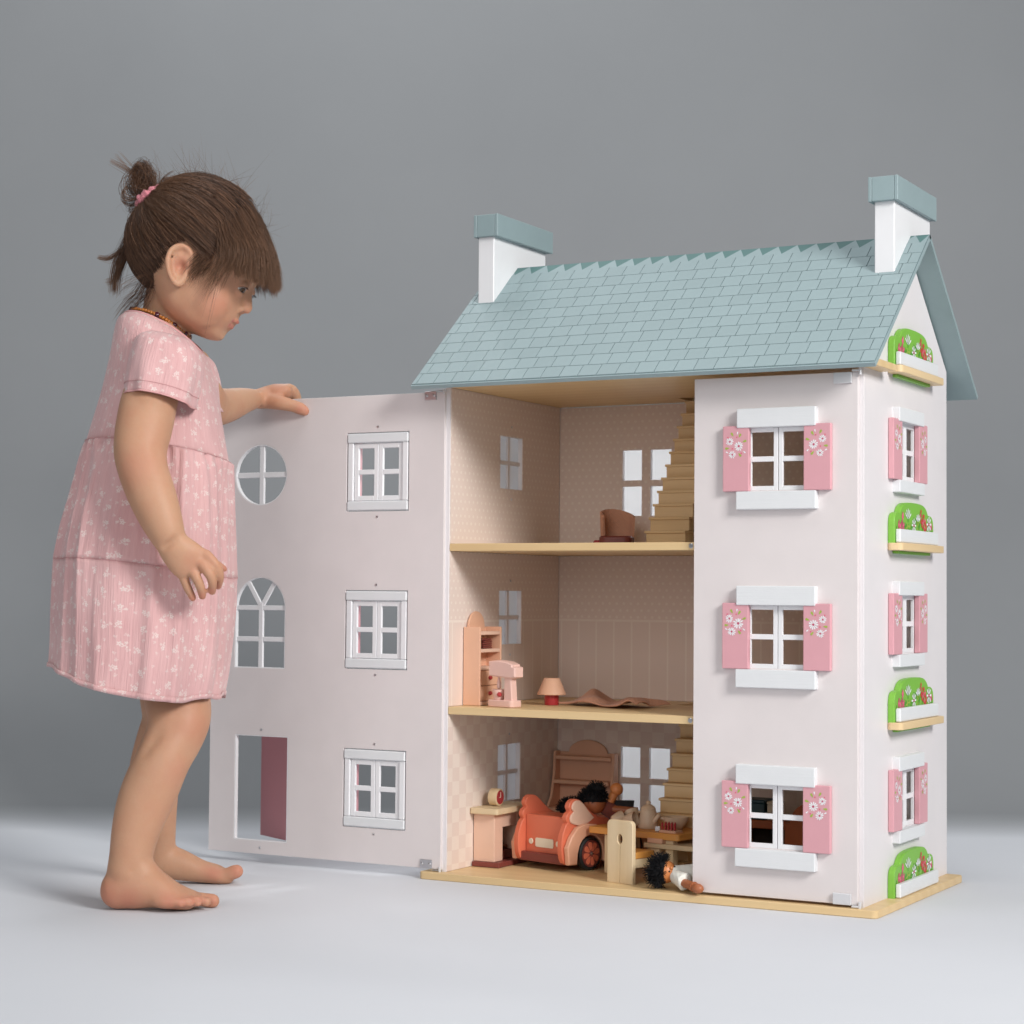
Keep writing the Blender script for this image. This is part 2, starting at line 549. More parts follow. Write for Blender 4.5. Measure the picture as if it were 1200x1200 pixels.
# left wall: painted outside, papered inside
holesL = [rect(.127, .188, a, b) for a, b in LZ]
lw = hpart('left_wall', plate(gable, .0065, holesL, 'yz', .0010, .0003), M['wall_side'])
SH1, SH2 = .41471, .21265                             # tops of the two shelves
for (za, zb, mt) in ((SH1 + .0004, TT - .0004, 'paper_dots'), (SH2 + .0004, SH1 - .0100, 'paper_dado'), (TB + .0006, SH2 - .0100, 'paper_check')):
    hs = [rect(.127, .188, a, b) for a, b in LZ if za < a < zb]
    hpart('wallpaper', plate(rect(.0012, .2945, za, zb), .0008, hs, 'yz', .0048, .0001), M[mt], lw).location = (0, 0, 0)
for a, b in LZ:                                       # cross bars on the outside and an added translucent pane
    mid = (a + b) / 2
    hpart('window_frame', boxes_mesh([(-.0022, .0014, .1275, .1875, mid - .0028, mid + .0028), (-.0021, .0015, .1545, .1605, a + .0002, b - .0002)], .0003), M['wall_side'], lw)
    hpart('diffuser_pane', boxes_mesh([(-.0040, -.0026, .1255, .1895, a - .0015, b + .0015)], 0), M['pane_diffuser'], lw)
    hpart('screw', boxes_mesh([(.0051, .0062, .1555, .1585, b + .0115, b + .0145), (.0051, .0062, .1555, .1585, a - .0150, a - .0120)], .0006), M['steel'], lw)
# right wall
SZS = tuple((.4895 - .2025 * k, .5575 - .2025 * k) for k in range(3))
holesR = [rect(.111, .187, a, b) for a, b in SZS]
rw = hpart('right_wall', plate(gable, .0065, holesR, 'yz', W - .0032, .0003), M['wall_side'])
# back wall with twelve square panes
bh = []
bh_x = ((.1005, .1295), (.142, .173)) , ((.384, .414), (.426, .457))
for zc in (.503, .104):
    for grp in bh_x:
        for (a, b) in grp:
            bh.append(rect(a, b, zc + .004, zc + .045)); bh.append(rect(a, b, zc - .044, zc - .004))
bw = hpart('back_wall', plate(rect(.0046, W - .0068, TB + .0004, TT - .0005), .006, bh, 'xz', .2990, .0002), M['wall_side'])
for (za, zb, mt) in ((SH1 + .0004, TT - .0006, 'paper_dots'), (SH2 + .0004, SH1 - .0100, 'paper_dado'), (TB + .0006, SH2 - .0100, 'paper_check')):
    hs = [h for h in bh if za < h[0][1] < zb]
    hpart('wallpaper', plate(rect(.0056, W - .0075, za, zb), .0008, hs, 'xz', .2955, .0001), M[mt], bw)
for zc in (.503, .104):
    for x0, x1 in ((.097, .176), (.380, .460)):
        hpart('diffuser_pane', boxes_mesh([(x0, x1, .3022, .3036, zc - .047, zc + .048)], 0), M['pane_diffuser'], bw)  # added sheet that makes the back openings look bright

# two floors with a stairwell in the lower one
hpart('upper_floor', plate(rect(.0056, W - .0068, .0008, .2948), .0095, plane='xy', at=SH1 - .00475, bevel=.0005), M['beech'])
hpart('lower_floor', plate(rect(.0056, W - .0068, .0008, .2948), .0095, [rect(.219, .279, .208, .280)], plane='xy', at=SH2 - .00475, bevel=.0005), M['beech'])
for z in (SH1 - .0045, SH2 - .0050):
    me = lathe([(0, .0), (.0028, .0), (.0030, .0006), (.0024, .0011), (0, .0011)], 14)
    hpart('screw', xform(me, Matrix.Translation((.331, .0006, z)) @ Matrix.Rotation(R_(90), 4, 'X')), M['steel'])

# ---- roof
EY, EZ, RY, RZ = -.046, .608, .158, .782
sl = Vector((0, RY - EY, RZ - EZ)); SL = sl.length; sl.normalize()
nr = Vector((0, -sl.z, sl.y))                        # outward normal of the front slope
RX0, RX1 = -.0262, .5682
def roofpt(x, s, h): return Vector((x, EY, EZ)) + sl * s + nr * h
def slab(x0, x1, s0, s1, h0, h1):
    v = [roofpt(x, s, h) for h in (h0, h1) for s in (s0, s1) for x in (x0, x1)]
    return v, [(0, 2, 3, 1), (4, 5, 7, 6), (0, 1, 5, 4), (2, 6, 7, 3), (0, 4, 6, 2), (1, 3, 7, 5)]
v, fcs = slab(RX0, RX1, 0, SL, -.0052, 0)
roof = hpart('roof', mesh_from(v, fcs), M['roof'])
v, fcs = slab(RX0 + .0004, RX1 - .0004, .0022, SL - .0008, .0, .00012)
hpart('groove_sheet', mesh_from(v, fcs), M['groove'], roof)
v, fcs = slab(RX0, RX1, 0, SL, -.0052, 0)
bv = [Vector((p.x, 2 * RY - p.y, p.z)) for p in v]
hpart('back_roof_panel', mesh_from(bv, [f[::-1] for f in fcs]), M['roof'], roof)
NROW, NT_ = 11, 24
rowh = SL / (NROW + .95)
tw = (RX1 - RX0) / NT_
gap, th = .00062, .0011
shared = {}
def shingle(x0, x1, s0, s1):
    w_, h_ = round(x1 - x0, 5), round(s1 - s0, 5)
    key = (w_, h_)
    if key not in shared:
        v, fcs = [], [(4, 5, 7, 6), (0, 1, 5, 4), (2, 6, 7, 3), (0, 4, 6, 2), (1, 3, 7, 5)]
        e = .00022
        for h, i in ((0, 0), (th, e)):
            for s in (i, h_ - i):
                for x in (i, w_ - i):
                    v.append(Vector((x, 0, 0)) + sl * s + nr * h)
        shared[key] = mesh_from(v, fcs, 'shingle')
        shared[key].materials.append(M['roof'])
    o = bpy.data.objects.new('shingle', shared[key])
    COL.objects.link(o)
    o.parent = roof
    o.location = roofpt(x0, s0, .00012)
for r in range(NROW):
    s0, s1 = .0022 + r * rowh + gap / 2, .0022 + (r + 1) * rowh - gap / 2
    off = tw * (.5 if r % 2 else .28)
    xs = [RX0 + .0006] + [RX0 + off + k * tw for k in range(NT_ + 1) if RX0 + .004 < RX0 + off + k * tw < RX1 - .004] + [RX1 - .0006]
    for a, b in zip(xs, xs[1:]):
        shingle(a + gap / 2, b - gap / 2, s0, s1)
# ridge row: light and dark triangles
s0, s1 = .0022 + NROW * rowh + gap / 2, SL - .0006
tri_me = {}
for k in range(NT_ + 1):
    x0 = RX0 + .0006 + k * tw - tw * .35
    xa, xb, xm = max(x0, RX0 + .0006), min(x0 + tw, RX1 - .0006), min(max(x0 + tw * .62, RX0 + .0006), RX1 - .0006)
    if xb - xa < .003: continue
    for nm, pts, mt in (('ridge_tile', [(xa, s0), (xb, s0), (xm, s1)], 'roof'),):
        v = [roofpt(x, s, h) for h in (.00012, .0007) for x, s in pts]
        o = hpart(nm, mesh_from(v, [(3, 4, 5), (0, 1, 4, 3), (1, 2, 5, 4), (2, 0, 3, 5)]), M[mt], roof)
v, fcs = slab(RX0 + .0006, RX1 - .0006, s0, s1, .0001, .00045)
hpart('ridge_band', mesh_from(v, fcs), M['roof_dark'], roof)

# ---- chimneys
def rz(y): return EZ + (min(y, 2 * RY - y) - EY) * (RZ - EZ) / (RY - EY)
def chimney(x0, x1, cx0, cx1, y0, y1, cy0, cy1):
    pts = [(y0, rz(y0) - .003), (RY, RZ - .004), (y1, rz(y1) - .004), (y1, .8135), (y0, .8135)]
    c = hpart('chimney', plate(pts, x1 - x0, plane='yz', at=(x0 + x1) / 2, bevel=.0008), M['white'])
    cap = hpart('chimney_cap', boxes_mesh([(cx0 + .0045, cx1 - .0045, cy0 + .0003, cy1 - .0003, .8133, .8418),
                                          (cx0, cx0 + .0042, cy0, cy1, .8130, .8420), (cx1 - .0042, cx1, cy0, cy1, .8130, .8420)], .0005), M['roof'], c)
chimney(.5205, .5445, .5150, .5508, .0965, .2335, .088, .241)
chimney(-.0110, .0120, -.0150, .0205, .0940, .2350, .087, .241)

# ---- painted flowers: flat print built as thin inlays, placed on a plane
class Decal:
    def __init__(s, origin, U, V, N):
        s.o, s.U, s.V, s.N = Vector(origin), Vector(U), Vector(V), Vector(N)
        s.v, s.f, s.mi, s.h = [], [], [], 0.0
    def poly(s, pts, mi):
        k = len(s.v); s.h += 2.0e-6
        s.v += [s.o + s.U * a + s.V * b + s.N * (s.h + .00008) for a, b in pts]
        s.f.append(tuple(range(k, k + len(pts)))); s.mi.append(mi)
    def petal(s, cx, cy, ang, l0, l1, w, mi):
        c, q = math.cos(ang), math.sin(ang)
        pts = []
        for t, ww in ((l0, .25), (l0 + (l1 - l0) * .45, .8), (l0 + (l1 - l0) * .8, 1), (l1, .45), (l1, -.45), (l0 + (l1 - l0) * .8, -1), (l0 + (l1 - l0) * .45, -.8), (l0, -.25)):
            pts.append((cx + c * t - q * ww * w, cy + q * t + c * ww * w))
        s.poly(pts, mi)
    def dot(s, cx, cy, r, mi, ry=None):
        s.poly([(cx + r * math.cos(k * math.pi / 4), cy + (ry or r) * math.sin(k * math.pi / 4)) for k in range(8)], mi)
    def daisy(s, cx, cy, r, mi=0, ctr=1, n=11, ph=0.0):
        for k in range(n):
            s.petal(cx, cy, ph + 2 * math.pi * k / n + random.uniform(-.08, .08), r * .18, r * random.uniform(.9, 1.08), r * .15, mi)
        s.dot(cx, cy, r * .26, ctr)
    def build(s, name, parent, mats):
        me = mesh_from(s.v, s.f, name)
        for m_ in mats: me.materials.append(m_)
        me.polygons.foreach_set("material_index", s.mi)
        # make every face look outwards
        bm = bmesh.new(); bm.from_mesh(me)
        for f_ in bm.faces:
            f_.normal_update()
            if f_.normal.dot(s.N) < 0: f_.normal_flip()
        bm.to_mesh(me); bm.free()
        return hpart(name, me, None, parent)
PRINT = [paint('print_white', (.82, .82, .84), .5, .02, .02), paint('print_magenta', (.50, .07, .14), .5, .05, .02),
         paint('print_leaf', (.34, .46, .07), .5, .05, .02), paint('print_pink', (.70, .14, .22), .5, .05, .02),
         paint('print_dark_leaf', (.07, .30, .03), .5, .05, .02), paint('print_red', (.55, .06, .045), .5, .05, .02)]
def shutter_flowers(parent, origin, U, N, mirror):
    d = Decal(origin, U, (0, 0, 1), N)
    s = -1 if mirror else 1
    for x, z, r in ((-.0075, .0050, .0046), (.0035, -.0010, .0058), (-.0045, -.0105, .0046)):
        d.daisy(x * s + random.uniform(-.0004, .0004), z + random.uniform(-.0005, .0005), r * random.uniform(.93, 1.06), ph=random.random())
    for x, z, a in ((-.0045, .0125, 120), (.0045, .0110, 60), (.0100, .0045, 20), (-.0105, -.0030, 185), (.0045, -.0105, -50)):
        a = R_(a if not mirror else 180 - a)
        d.petal(x * s - math.cos(a) * .002, z - math.sin(a) * .002, a, 0, .0048, .0013, 2)
    for x, z in ((.0010, .0095), (-.0100, .0095), (-.0045, -.0035), (.0065, -.0090)):
        d.dot(x * s, z, .0010, 3)
    for x, z, a in ((.0015, .0125, 80), (.0090, -.0065, -40), (-.0095, -.0085, 150)):
        a = R_(a if not mirror else 180 - a)
        d.petal(x * s, z, a, 0, .0034, .0008, 0)
    d.build('painted_flowers', parent, PRINT)

# ---- window set as seen from outside, mounted on a wall face
def window_outside(parent, kind, u0, face, zs, lh_=.0215, sh_=.0207):
    """kind 'front': runs along x, faces -y.  kind 'side': runs along y, faces +x. u0 is the middle."""
    def b(name, a0, a1, d0, d1, z0, z1, mat, bevel=.0006, seg=2):
        if kind == 'front':
            return hbox(name, u0 + a0, u0 + a1, face - d1, face - d0, z0, z1, M[mat], parent, bevel, seg)
        return hbox(name, face + d0, face + d1, u0 + a0, u0 + a1, z0, z1, M[mat + ('_y' if mat == 'white_wood' else '')], parent, bevel, seg)
    z0, z1 = zs
    b('lintel', -.0475, .0475, -.001, .0088, z1 - .0005, z1 + lh_, 'white_wood', .0010)
    b('sill', -.0480, .0480, -.001, .0092, z0 - .0008 - sh_, z0 - .0008, 'white_wood', .0010)
    b('shutter', -.0650, -.0330, .0004, .0072, z0 - .0005, z1 + .0020, 'rose', .0008)
    b('shutter', .0330, .0650, .0004, .0072, z0 - .0005, z1 + .0020, 'rose', .0008)
    c0 = z1 - .0205
    for s in (-1, 1):
        if kind == 'front':
            shutter_flowers(parent, (u0 + s * .0485, face - .0073, c0), (1, 0, 0), (0, -1, 0), s > 0)
        else:
            shutter_flowers(parent, (face + .0073, u0 + s * .0485, c0), (0, 1, 0), (1, 0, 0), s > 0)
    # two casements, two panes each
    for a0, a1 in ((-.0378, -.0004), (.0004, .0378)):
        zz0, zz1, t = z0 + .0003, z1 - .0003, .0052
        zm = (zz0 + zz1) / 2
        cells = [(a0, a0 + t, zz0, zz1), (a1 - t, a1, zz0, zz1), (a0 + t, a1 - t, zz0, zz0 + t), (a0 + t, a1 - t, zz1 - t, zz1), (a0 + t, a1 - t, zm - .003, zm + .003)]
        lst = []
        for p0, p1, q0, q1 in cells:
            if kind == 'front': lst.append((u0 + p0, u0 + p1, face + .0002, face + .0040, q0, q1))
            else: lst.append((face - .0040, face - .0002, u0 + p0, u0 + p1, q0, q1))
        hpart('casement', boxes_mesh(lst, .0004), M['white'], parent)

# ---- closed right-hand door
DZ0, DZ1 = .0126, .6035
DF = -.0062                                              # outer face of the closed door
FX = .4410
dholes = [rect(FX - .038, FX + .038, a, b) for a, b in SZ]
rdoor = hpart('closed_door', plate(rect(.3378, .5350, DZ0, DZ1), .0056, dholes, 'xz', DF + .0028, .0004), M['wall'])
for zs in SZ: window_outside(rdoor, 'front', FX, DF, zs)
for zs in SZS:
    window_outside(rw, 'side', .149, W, zs, .0160, .0145)
    for y in (.1095, .1871):                             # boards lining the opening
        hbox('window_lining', W - .034, W - .0068, y, y + .0014, zs[0] - .002, zs[1] + .002, M['white'], rw, .0003)
for z in (DZ1 - .0005, DZ0 + .0005):
    s = 1 if z > .3 else -1
    zz = z - .011 * (1 if s > 0 else 0)
    hpart('hinge', boxes_mesh([(.5080, .5290, DF - .0042, DF - .0004, zz - .001, zz + .0115), (.5292, .5400, DF - .0030, DF - .0006, z - .0012 + (.0022 if s > 0 else -.0022), z + .0012 + (.0022 if s > 0 else -.0022))], .0004), M['hinge'], rdoor)
    hpart('hinge_pin', xform(lathe([(0, -.004), (.0020, -.004), (.0020, .004), (0, .004)], 12), Matrix.Translation((.5385, DF - .0012, z + .001 * s))), M['hinge'], rdoor)

# ---- open left-hand door (inner face towards the camera)
OF = -.0047                                              # visible face
def archpts(x0, x1, z0, zs):
    r = (x1 - x0) / 2
    return [(x0, z0), (x1, z0)] + arc((x0 + x1) / 2, zs, r, 0, 180, 20, .040)
WX0, WX1 = -.1466, -.0525
WZ = ((.4556, .5569), (.2556, .3563), (.0557, .1557))
lh = [arc(-.2805, .506, .0415, 0, 348.75, 31, .040), archpts(-.3195, -.2390, .253, .332), rect(-.3170, -.2320, .029, .166)]
lh += [rect(WX0, WX1, a, b) for a, b in WZ]
ldoor = hpart('open_door', plate(rect(-.3576, -.0015, DZ0, DZ1), .0060, lh, 'xz', OF + .0030, .0004), M['wall'])
YM0, YM1 = OF + .0016, OF + .0056
def muntin(name, lst): return hpart(name, boxes_mesh(lst, .0005), M['white'], ldoor)
muntin('round_window_bars', [(-.2840, -.2770, YM0, YM1, .467, .545), (-.3215, -.2395, YM0 + .0003, YM1 - .0003, .5025, .5095)])
ring = arc(-.2805, .506, .0418, 0, 348.75, 31, .0403)
hpart('round_window_rim', plate(ring, .0056, [arc(-.2805, .506, .0402, 0, 348.75, 31, .0387)], 'xz', OF + .0031, .0002), M['white'], ldoor)
me = boxes_mesh([(-.2826, -.2760, YM0, YM1, .2535, .3385), (-.3190, -.2395, YM0 + .0003, YM1 - .0003, .3290, .3352), (-.3190, -.2395, YM0 + .0003, YM1 - .0003, .2880, .2942)], .0005)
bm = bmesh.new(); bm.from_mesh(me)
for s in (-1, 1):
    m2 = boxes_mesh([(-.0030, .0030, YM0 + .0005, YM1 - .0005, 0, .040)], .0004)
    m2.transform(Matrix.Translation((-.2793, 0, .333)) @ Matrix.Rotation(R_(33 * s), 4, 'Y'))
    bm.from_mesh(m2)
hpart('arched_window_bars', bm_mesh(bm), M['white'], ldoor)
hpart('arched_window_rim', plate(archpts(-.3197, -.2388, .2527, .332), .0056, [archpts(-.3182, -.2403, .2542, .3313)], 'xz', OF + .0031, .0002), M['white'], ldoor)
hpart('doorway_rim', plate(rect(-.3172, -.2318, .0288, .1662), .0056, [rect(-.3155, -.2335, .0300, .1648)], 'xz', OF + .0031, .0002), M['white'], ldoor)
DOORA = 27
me = boxes_mesh([(-.0800, 0, 0, .0055, 0, .1335)], .0005)
me.transform(Matrix.Translation((-.2340, OF + .0064, .0308)) @ Matrix.Rotation(R_(-DOORA), 4, 'Z'))
hpart('entrance_door', me, M['rose_door'], ldoor)
hpart('entrance_canopy', boxes_mesh([(-.3300, -.2200, .0016, .0180, .1690, .1770)], .0008), M['white'], ldoor)
for a, b in WZ:
    g = .0016
    x0, x1, z0, z1 = WX0 + g, WX1 - g, a + g, b - g
    y0, y1 = OF - .0012, OF + .0075
    fr = hpart('window_frame', boxes_mesh([(x0, x1, y0, y1, z1 - .0120, z1)], .0012), M['white_wood'], ldoor)
    hpart('window_frame', boxes_mesh([(x0, x1, y0, y1, z0, z0 + .0120)], .0012), M['white_wood'], ldoor)
    hpart('window_frame', boxes_mesh([(x0 + .0004, x0 + .0086, y0 + .0010, y1, z0 + .0122, z1 - .0122)], .0009), M['white'], ldoor)
    hpart('window_frame', boxes_mesh([(x1 - .0086, x1 - .0004, y0 + .0010, y1, z0 + .0122, z1 - .0122)], .0009), M['white'], ldoor)
    xm, zm = (x0 + x1) / 2, (z0 + z1) / 2
    for c0, c1 in ((x0 + .0092, xm - .0004), (xm + .0004, x1 - .0092)):
        t, q0, q1 = .0062, z0 + .0126, z1 - .0126
        lst = [(c0, c0 + t, q0, q1), (c1 - t, c1, q0, q1), (c0 + t, c1 - t, q0, q0 + t), (c0 + t, c1 - t, q1 - t, q1), (c0 + t, c1 - t, zm - .0031, zm + .0031)]
        hpart('casement', boxes_mesh([(p0, p1, OF + .0022, OF + .0062, r0, r1) for p0, p1, r0, r1 in lst], .0005), M['white'], ldoor)
    # rose shutters on the far face, standing out past the opening
    for s, c in ((-1, x0 + .013), (1, x1 - .013)):
        hpart('shutter', boxes_mesh([((c - .030) if s < 0 else c, c if s < 0 else (c + .030), OF + .0085, OF + .0150, a + .010, b - .010)], .0006), M['rose'], ldoor)
    for zz in (b + .0065, a - .0065):
        me = lathe([(0, 0), (.0016, 0), (.0014, .0005), (0, .0003)], 10)
        hpart('screw', xform(me, Matrix.Translation((xm, OF - .0001, zz)) @ Matrix.Rotation(R_(90), 4, 'X')), M['steel'], ldoor)
for zz in (.1735, .0205):
    me = lathe([(0, 0), (.0016, 0), (.0014, .0005), (0, .0003)], 10)
    hpart('screw', xform(me, Matrix.Translation((-.2745, OF - .0001, zz)) @ Matrix.Rotation(R_(90), 4, 'X')), M['steel'], ldoor)
for top in (True, False):
    z = DZ1 if top else DZ0
    s = 1 if top else -1
    z0, z1 = (z - .0095, z + .0015) if top else (z - .0005, z + .0105)
    h = hpart('hinge', boxes_mesh([(-.0300, -.0130, OF - .0016, OF - .0003, z0, z1), (-.0300 + .0172, -.0020, OF - .0014, OF + .0020, z + .0018 * s - .0006, z + .0018 * s + .0006)], .0003), M['steel'], ldoor)
    hpart('hinge_pin', xform(lathe([(0, -.003), (.0018, -.003), (.0018, .003), (0, .003)], 12), Matrix.Translation((-.0022, OF - .0002, z + .0005 * s))), M['hinge'], ldoor)
    for x in (-.0270, -.0165):
        me = lathe([(0, 0), (.0021, 0), (.0018, .0010), (.0006, .0013), (0, .0007)], 12)
        hpart('screw', xform(me, Matrix.Translation((x, OF - .0016, (z0 + z1) / 2)) @ Matrix.Rotation(R_(90), 4, 'X')), M['steel'], ldoor)

# ---- flower boxes on the right wall
def flower_box(z, shelf):
    if shelf:
        hpart('flower_shelf', plate(rrect(W + .0003, W + .0176, .081, .2475, .005), .0085, plane='xy', at=z - .0043, bevel=.0006), M['beech_y'], rw)
        hpart('bracket', boxes_mesh([(W + .0003, W + .0068, .100, .226, z - .0120, z - .0088)], .0004), M['leaf_green'], rw)
    y0, y1 = .083, .2330
    L = y1 - y0
    half = [(0, .0225), (.0015, .0290), (.0060, .0335), (.0130, .0352), (.0195, .0350), (.0225, .0370), (.0280, .0420), (.0370, .0458), (.0500, .0475), (.0640, .0480)]
    half = [tuple(q) for q in catmull(np.array(half), 3)]
    out = [(y1, z + .0002)] + [(y1 - u, z + h) for u, h in half] + [(y0 + u, z + h) for u, h in half[::-1]] + [(y0, z + .0002)]
    b = hpart('flower_board', plate(out, .0078, plane='yz', at=W + .0043, bevel=.0007), M['leaf_green'], rw)
    hpart('white_trough', boxes_mesh([(W + .0084, W + .0146, y0 + .0025, y1 + .0010, z + .0003, z + .0160)], .0012), M['white_wood_y'], rw)
    d = Decal((W + .0083, y0, z), (0, 1, 0), (0, 0, 1), (1, 0, 0))
    rr = random.Random(3)
    for k in range(70):                                    # leaves and stems
        u = rr.uniform(.008, L - .008); hmax = .040 - abs(u - L / 2) * .26
        v0 = rr.uniform(.012, max(hmax - .014, .014))
        a = R_(rr.gauss(90, 38))
        d.petal(u, v0, a, 0, rr.uniform(.006, .013), .0012, rr.choice((4, 4, 2)))
    for u, v in ((.016, .022), (.030, .029), (.023, .018), (.032, .021), (.139, .021)):     # pink spikes
        for k in range(7):
            d.dot(u + rr.uniform(-.003, .003), v + rr.uniform(-.0045, .0055), .0021, 3 if k % 3 else 1, .0026)
    for u, v in ((.098, .037), (.102, .030), (.110, .031), (.116, .026), (.105, .024), (.120, .021), (.113, .020)):
        for k in range(7):
            d.dot(u + rr.uniform(-.003, .003), v + rr.uniform(-.0035, .004), .0017, 5 if k % 4 else 3, .0023)
    for u, v, r in ((.050, .033, .0100), (.088, .0300, .0075)):                              # white lilies
        for a in (35, 62, 90, 118, 145):
            d.petal(u, v - r * .5, R_(a), r * .15, r * 1.35, .0011, 0)
        for a in (55, 125):
            d.petal(u, v - r * .5, R_(a), -r * .4, r * .5, .0007, 4)
    for u, v, r in ((.072, .022, .0085), (.131, .0255, .0100)):
        d.daisy(u, v, r, n=8)
    d.build('painted_flowers', rw, PRINT)
for z, sh in ((.6199, True), (.4150, True), (.2092, True), (.0092, False)):
    flower_box(z, sh)
# ------------------------------------------------------------------ staircases
def staircase(label, x0, x1, y0, z0, n, rise, run, grp):
    t = thing('staircase', label, 'staircase', (x0, y0, z0), 0, grp)
    for k in range(n):
        o = box('step', 0, x1 - x0, k * run, k * run + .030, k * rise + (.0003 if k else .0002), (k + 1) * rise, M['stair'], t, .0007)
        box('tread', -.0014, x1 - x0 + .0008, k * run - .0022, k * run + .024, (k + 1) * rise - .0030, (k + 1) * rise + .0002, M['stair'], t, .0005)
    return t
staircase('pale wooden block staircase on the top floor rising to the ceiling', .2153, .2685, .1250, SH1 + .0003, 11, .01735, .0121, 'toy staircases')
staircase('pale wooden block staircase on the ground floor behind the tea table', .2220, .2760, .1080, TB + .0008, 11, .0178, .0121, 'toy staircases')

# ------------------------------------------------------------------ top floor: armchair
t = thing('armchair', 'small peach armchair with curved back and red seat on the top floor', 'armchair', (.134, .212, SH1 + .0003), R_(18))
bm = bmesh.new()
rings = []
for k in range(17):                                     # curved shell back
    a = R_(20 + 200 * k / 16)
    h = .040 + .010 * math.sin((a - R_(20)) * .9)
    for r_, z in ((.022, .008), (.0235, h), (.0205, h + .0005), (.019, .008)):
        rings.append(bm.verts.new((r_ * math.cos(a), r_ * math.sin(a) * .9, z)))
for k in range(16):
    for j in range(4):
        bm.faces.new((rings[k * 4 + j], rings[k * 4 + (j + 1) % 4], rings[(k + 1) * 4 + (j + 1) % 4], rings[(k + 1) * 4 + j]))
bm.faces.new(rings[0:4]); bm.faces.new(rings[-4:][::-1])
obj('back', bm_mesh(bm, 'back', 45), M['cloth_peach'], t)
obj('seat', plate(rrect(-.020, .019, -.022, .014, .008), .011, plane='xy', at=.0085, bevel=.002), M['brown_red'], t)
obj('front_rail', boxes_mesh([(-.030, -.012, -.016, .006, .0004, .0085)], .002), M['red'], t)
obj('footing', boxes_mesh([(-.016, -.010, -.018, -.012, 0, .0030), (.010, .016, -.018, -.012, 0, .0030), (-.016, -.010, .006, .012, 0, .0030), (.010, .016, .006, .012, 0, .0030)], .0004), M['brown_red'], t)

# ------------------------------------------------------------------ middle floor
t = thing('cupboard', 'peach arched cupboard with open shelves against the left wall', 'cupboard', (.0062, .034, SH2 + .0003))
cw, cd, chh = .024, .056, .098                           # depth off the wall, width along it, height
for y in (0, cd - .003):
    box('side_panel', 0, cw, y, y + .003, 0, chh, M['peach'], t, .0005)
obj('back_panel', plate([(.0032, .0004), (cd - .0032, .0004), (cd - .0032, chh - .001)] + arc(cd / 2, chh - .001, cd / 2 - .008, 0, 180, 14, .0200) + [(.0032, chh - .001)], .003, plane='yz', at=.0019), M['peach'], t)
for z in (.0002, .044, .066, chh - .010):
    box('shelf', .0036, cw - .0006, .0032, cd - .0032, z, z + .0045, M['peach_pale'], t, .0005)
box('drawer', .0036, cw - .0022, .0036, cd - .0036, .0052, .0240, M['peach'], t, .0006)
dr = box('drawer', .0036, cw - .0022, .0036, cd - .0036, .0246, .0436, M['peach'], t, .0006)
for z in (.0146, .0340):
    obj('knob', xform(lathe([(0, -.001), (.0018, -.001), (.0028, .0018), (.0018, .0035), (0, .0038)], 12), Matrix.Translation((cw - .0018, cd / 2, z)) @ Matrix.Rotation(R_(90), 4, 'Y')), M['red'], t)
t = thing('towel_roll', 'dark red folded towel lying on the cupboard shelf', 'towel', (.0185, .062, SH2 + .0003 + .0708))
bm = bmesh.new()
for k in range(5):
    me = boxes_mesh([(-.007, .007, -.011, .011, 0, .0022)], .0008)
    me.transform(Matrix.Translation((.0008 * math.sin(k), .0012 * math.cos(2 * k), .0026 * k)) @ Matrix.Rotation(R_(4 * math.sin(3 * k)), 4, 'Z'))
    bm.from_mesh(me)
obj('towel_folds', bm_mesh(bm), M['brown_red'], t)

t = thing('stand_mixer', 'pale pink wooden toy stand mixer at the front of the middle floor', 'toy mixer', (.0670, .0330, SH2 + .0003), R_(-12))
obj('base', plate(rrect(-.020, .019, -.010, .010, .004), .0085, plane='xy', at=.0043, bevel=.0008), M['pink_toy'], t)
obj('column', plate([(.0035, .0084), (.0150, .0084), (.0125, .042), (.0040, .042)], .011, plane='xz', at=0, bevel=.0012), M['pink_toy'], t)
head = [(-.0190, .0395), (.0170, .0370), (.0215, .0385), (.0215, .0480), (.0170, .0490), (.0165, .0515), (.0080, .0545), (-.0060, .0560), (-.0190, .0545)]
obj('head', plate(head, .0170, plane='xz', at=0, bevel=.0016), M['pink_toy'], t)
obj('whisk', xform(lathe([(0, 0), (.0022, .001), (.0030, .006), (.0016, .013), (.0012, .020), (0, .020)], 12), Matrix.Translation((-.0100, 0, .0215))), M['pink_toy'], t)
t = thing('mixing_bowl', 'small pale pink wooden bowl with red knob under the toy mixer', 'bowl', (.0570, .0350, SH2 + .0090))
obj('bowl', lathe([(0, 0), (.0060, 0), (.0068, .002), (.0085, .012), (.0086, .0126), (.0076, .0126), (.0055, .003), (0, .0025)], 24), M['pink_toy'], t)
obj('knob', xform(lathe([(0, 0), (.0022, 0), (.0030, .002), (.0018, .0036), (0, .0038)], 12), Matrix.Translation((.0042, -.0062, .0066)) @ Matrix.Rotation(R_(-56), 4, 'Z') @ Matrix.Rotation(R_(90), 4, 'Y')), M['red'], t)

t = thing('table_lamp', 'toy table lamp with peach shade and crimson base on the middle floor', 'lamp', (.0930, .1080, SH2 + .0003))
obj('base', lathe([(0, 0), (.0088, 0), (.0090, .0006), (.0090, .0140), (0, .0140)], 24), M['red'], t)
obj('lamp_shade', lathe([(0, .0142), (.0180, .0130), (.0184, .0138), (.0105, .0330), (.0096, .0338), (0, .0338)], 32), M['peach'], t)

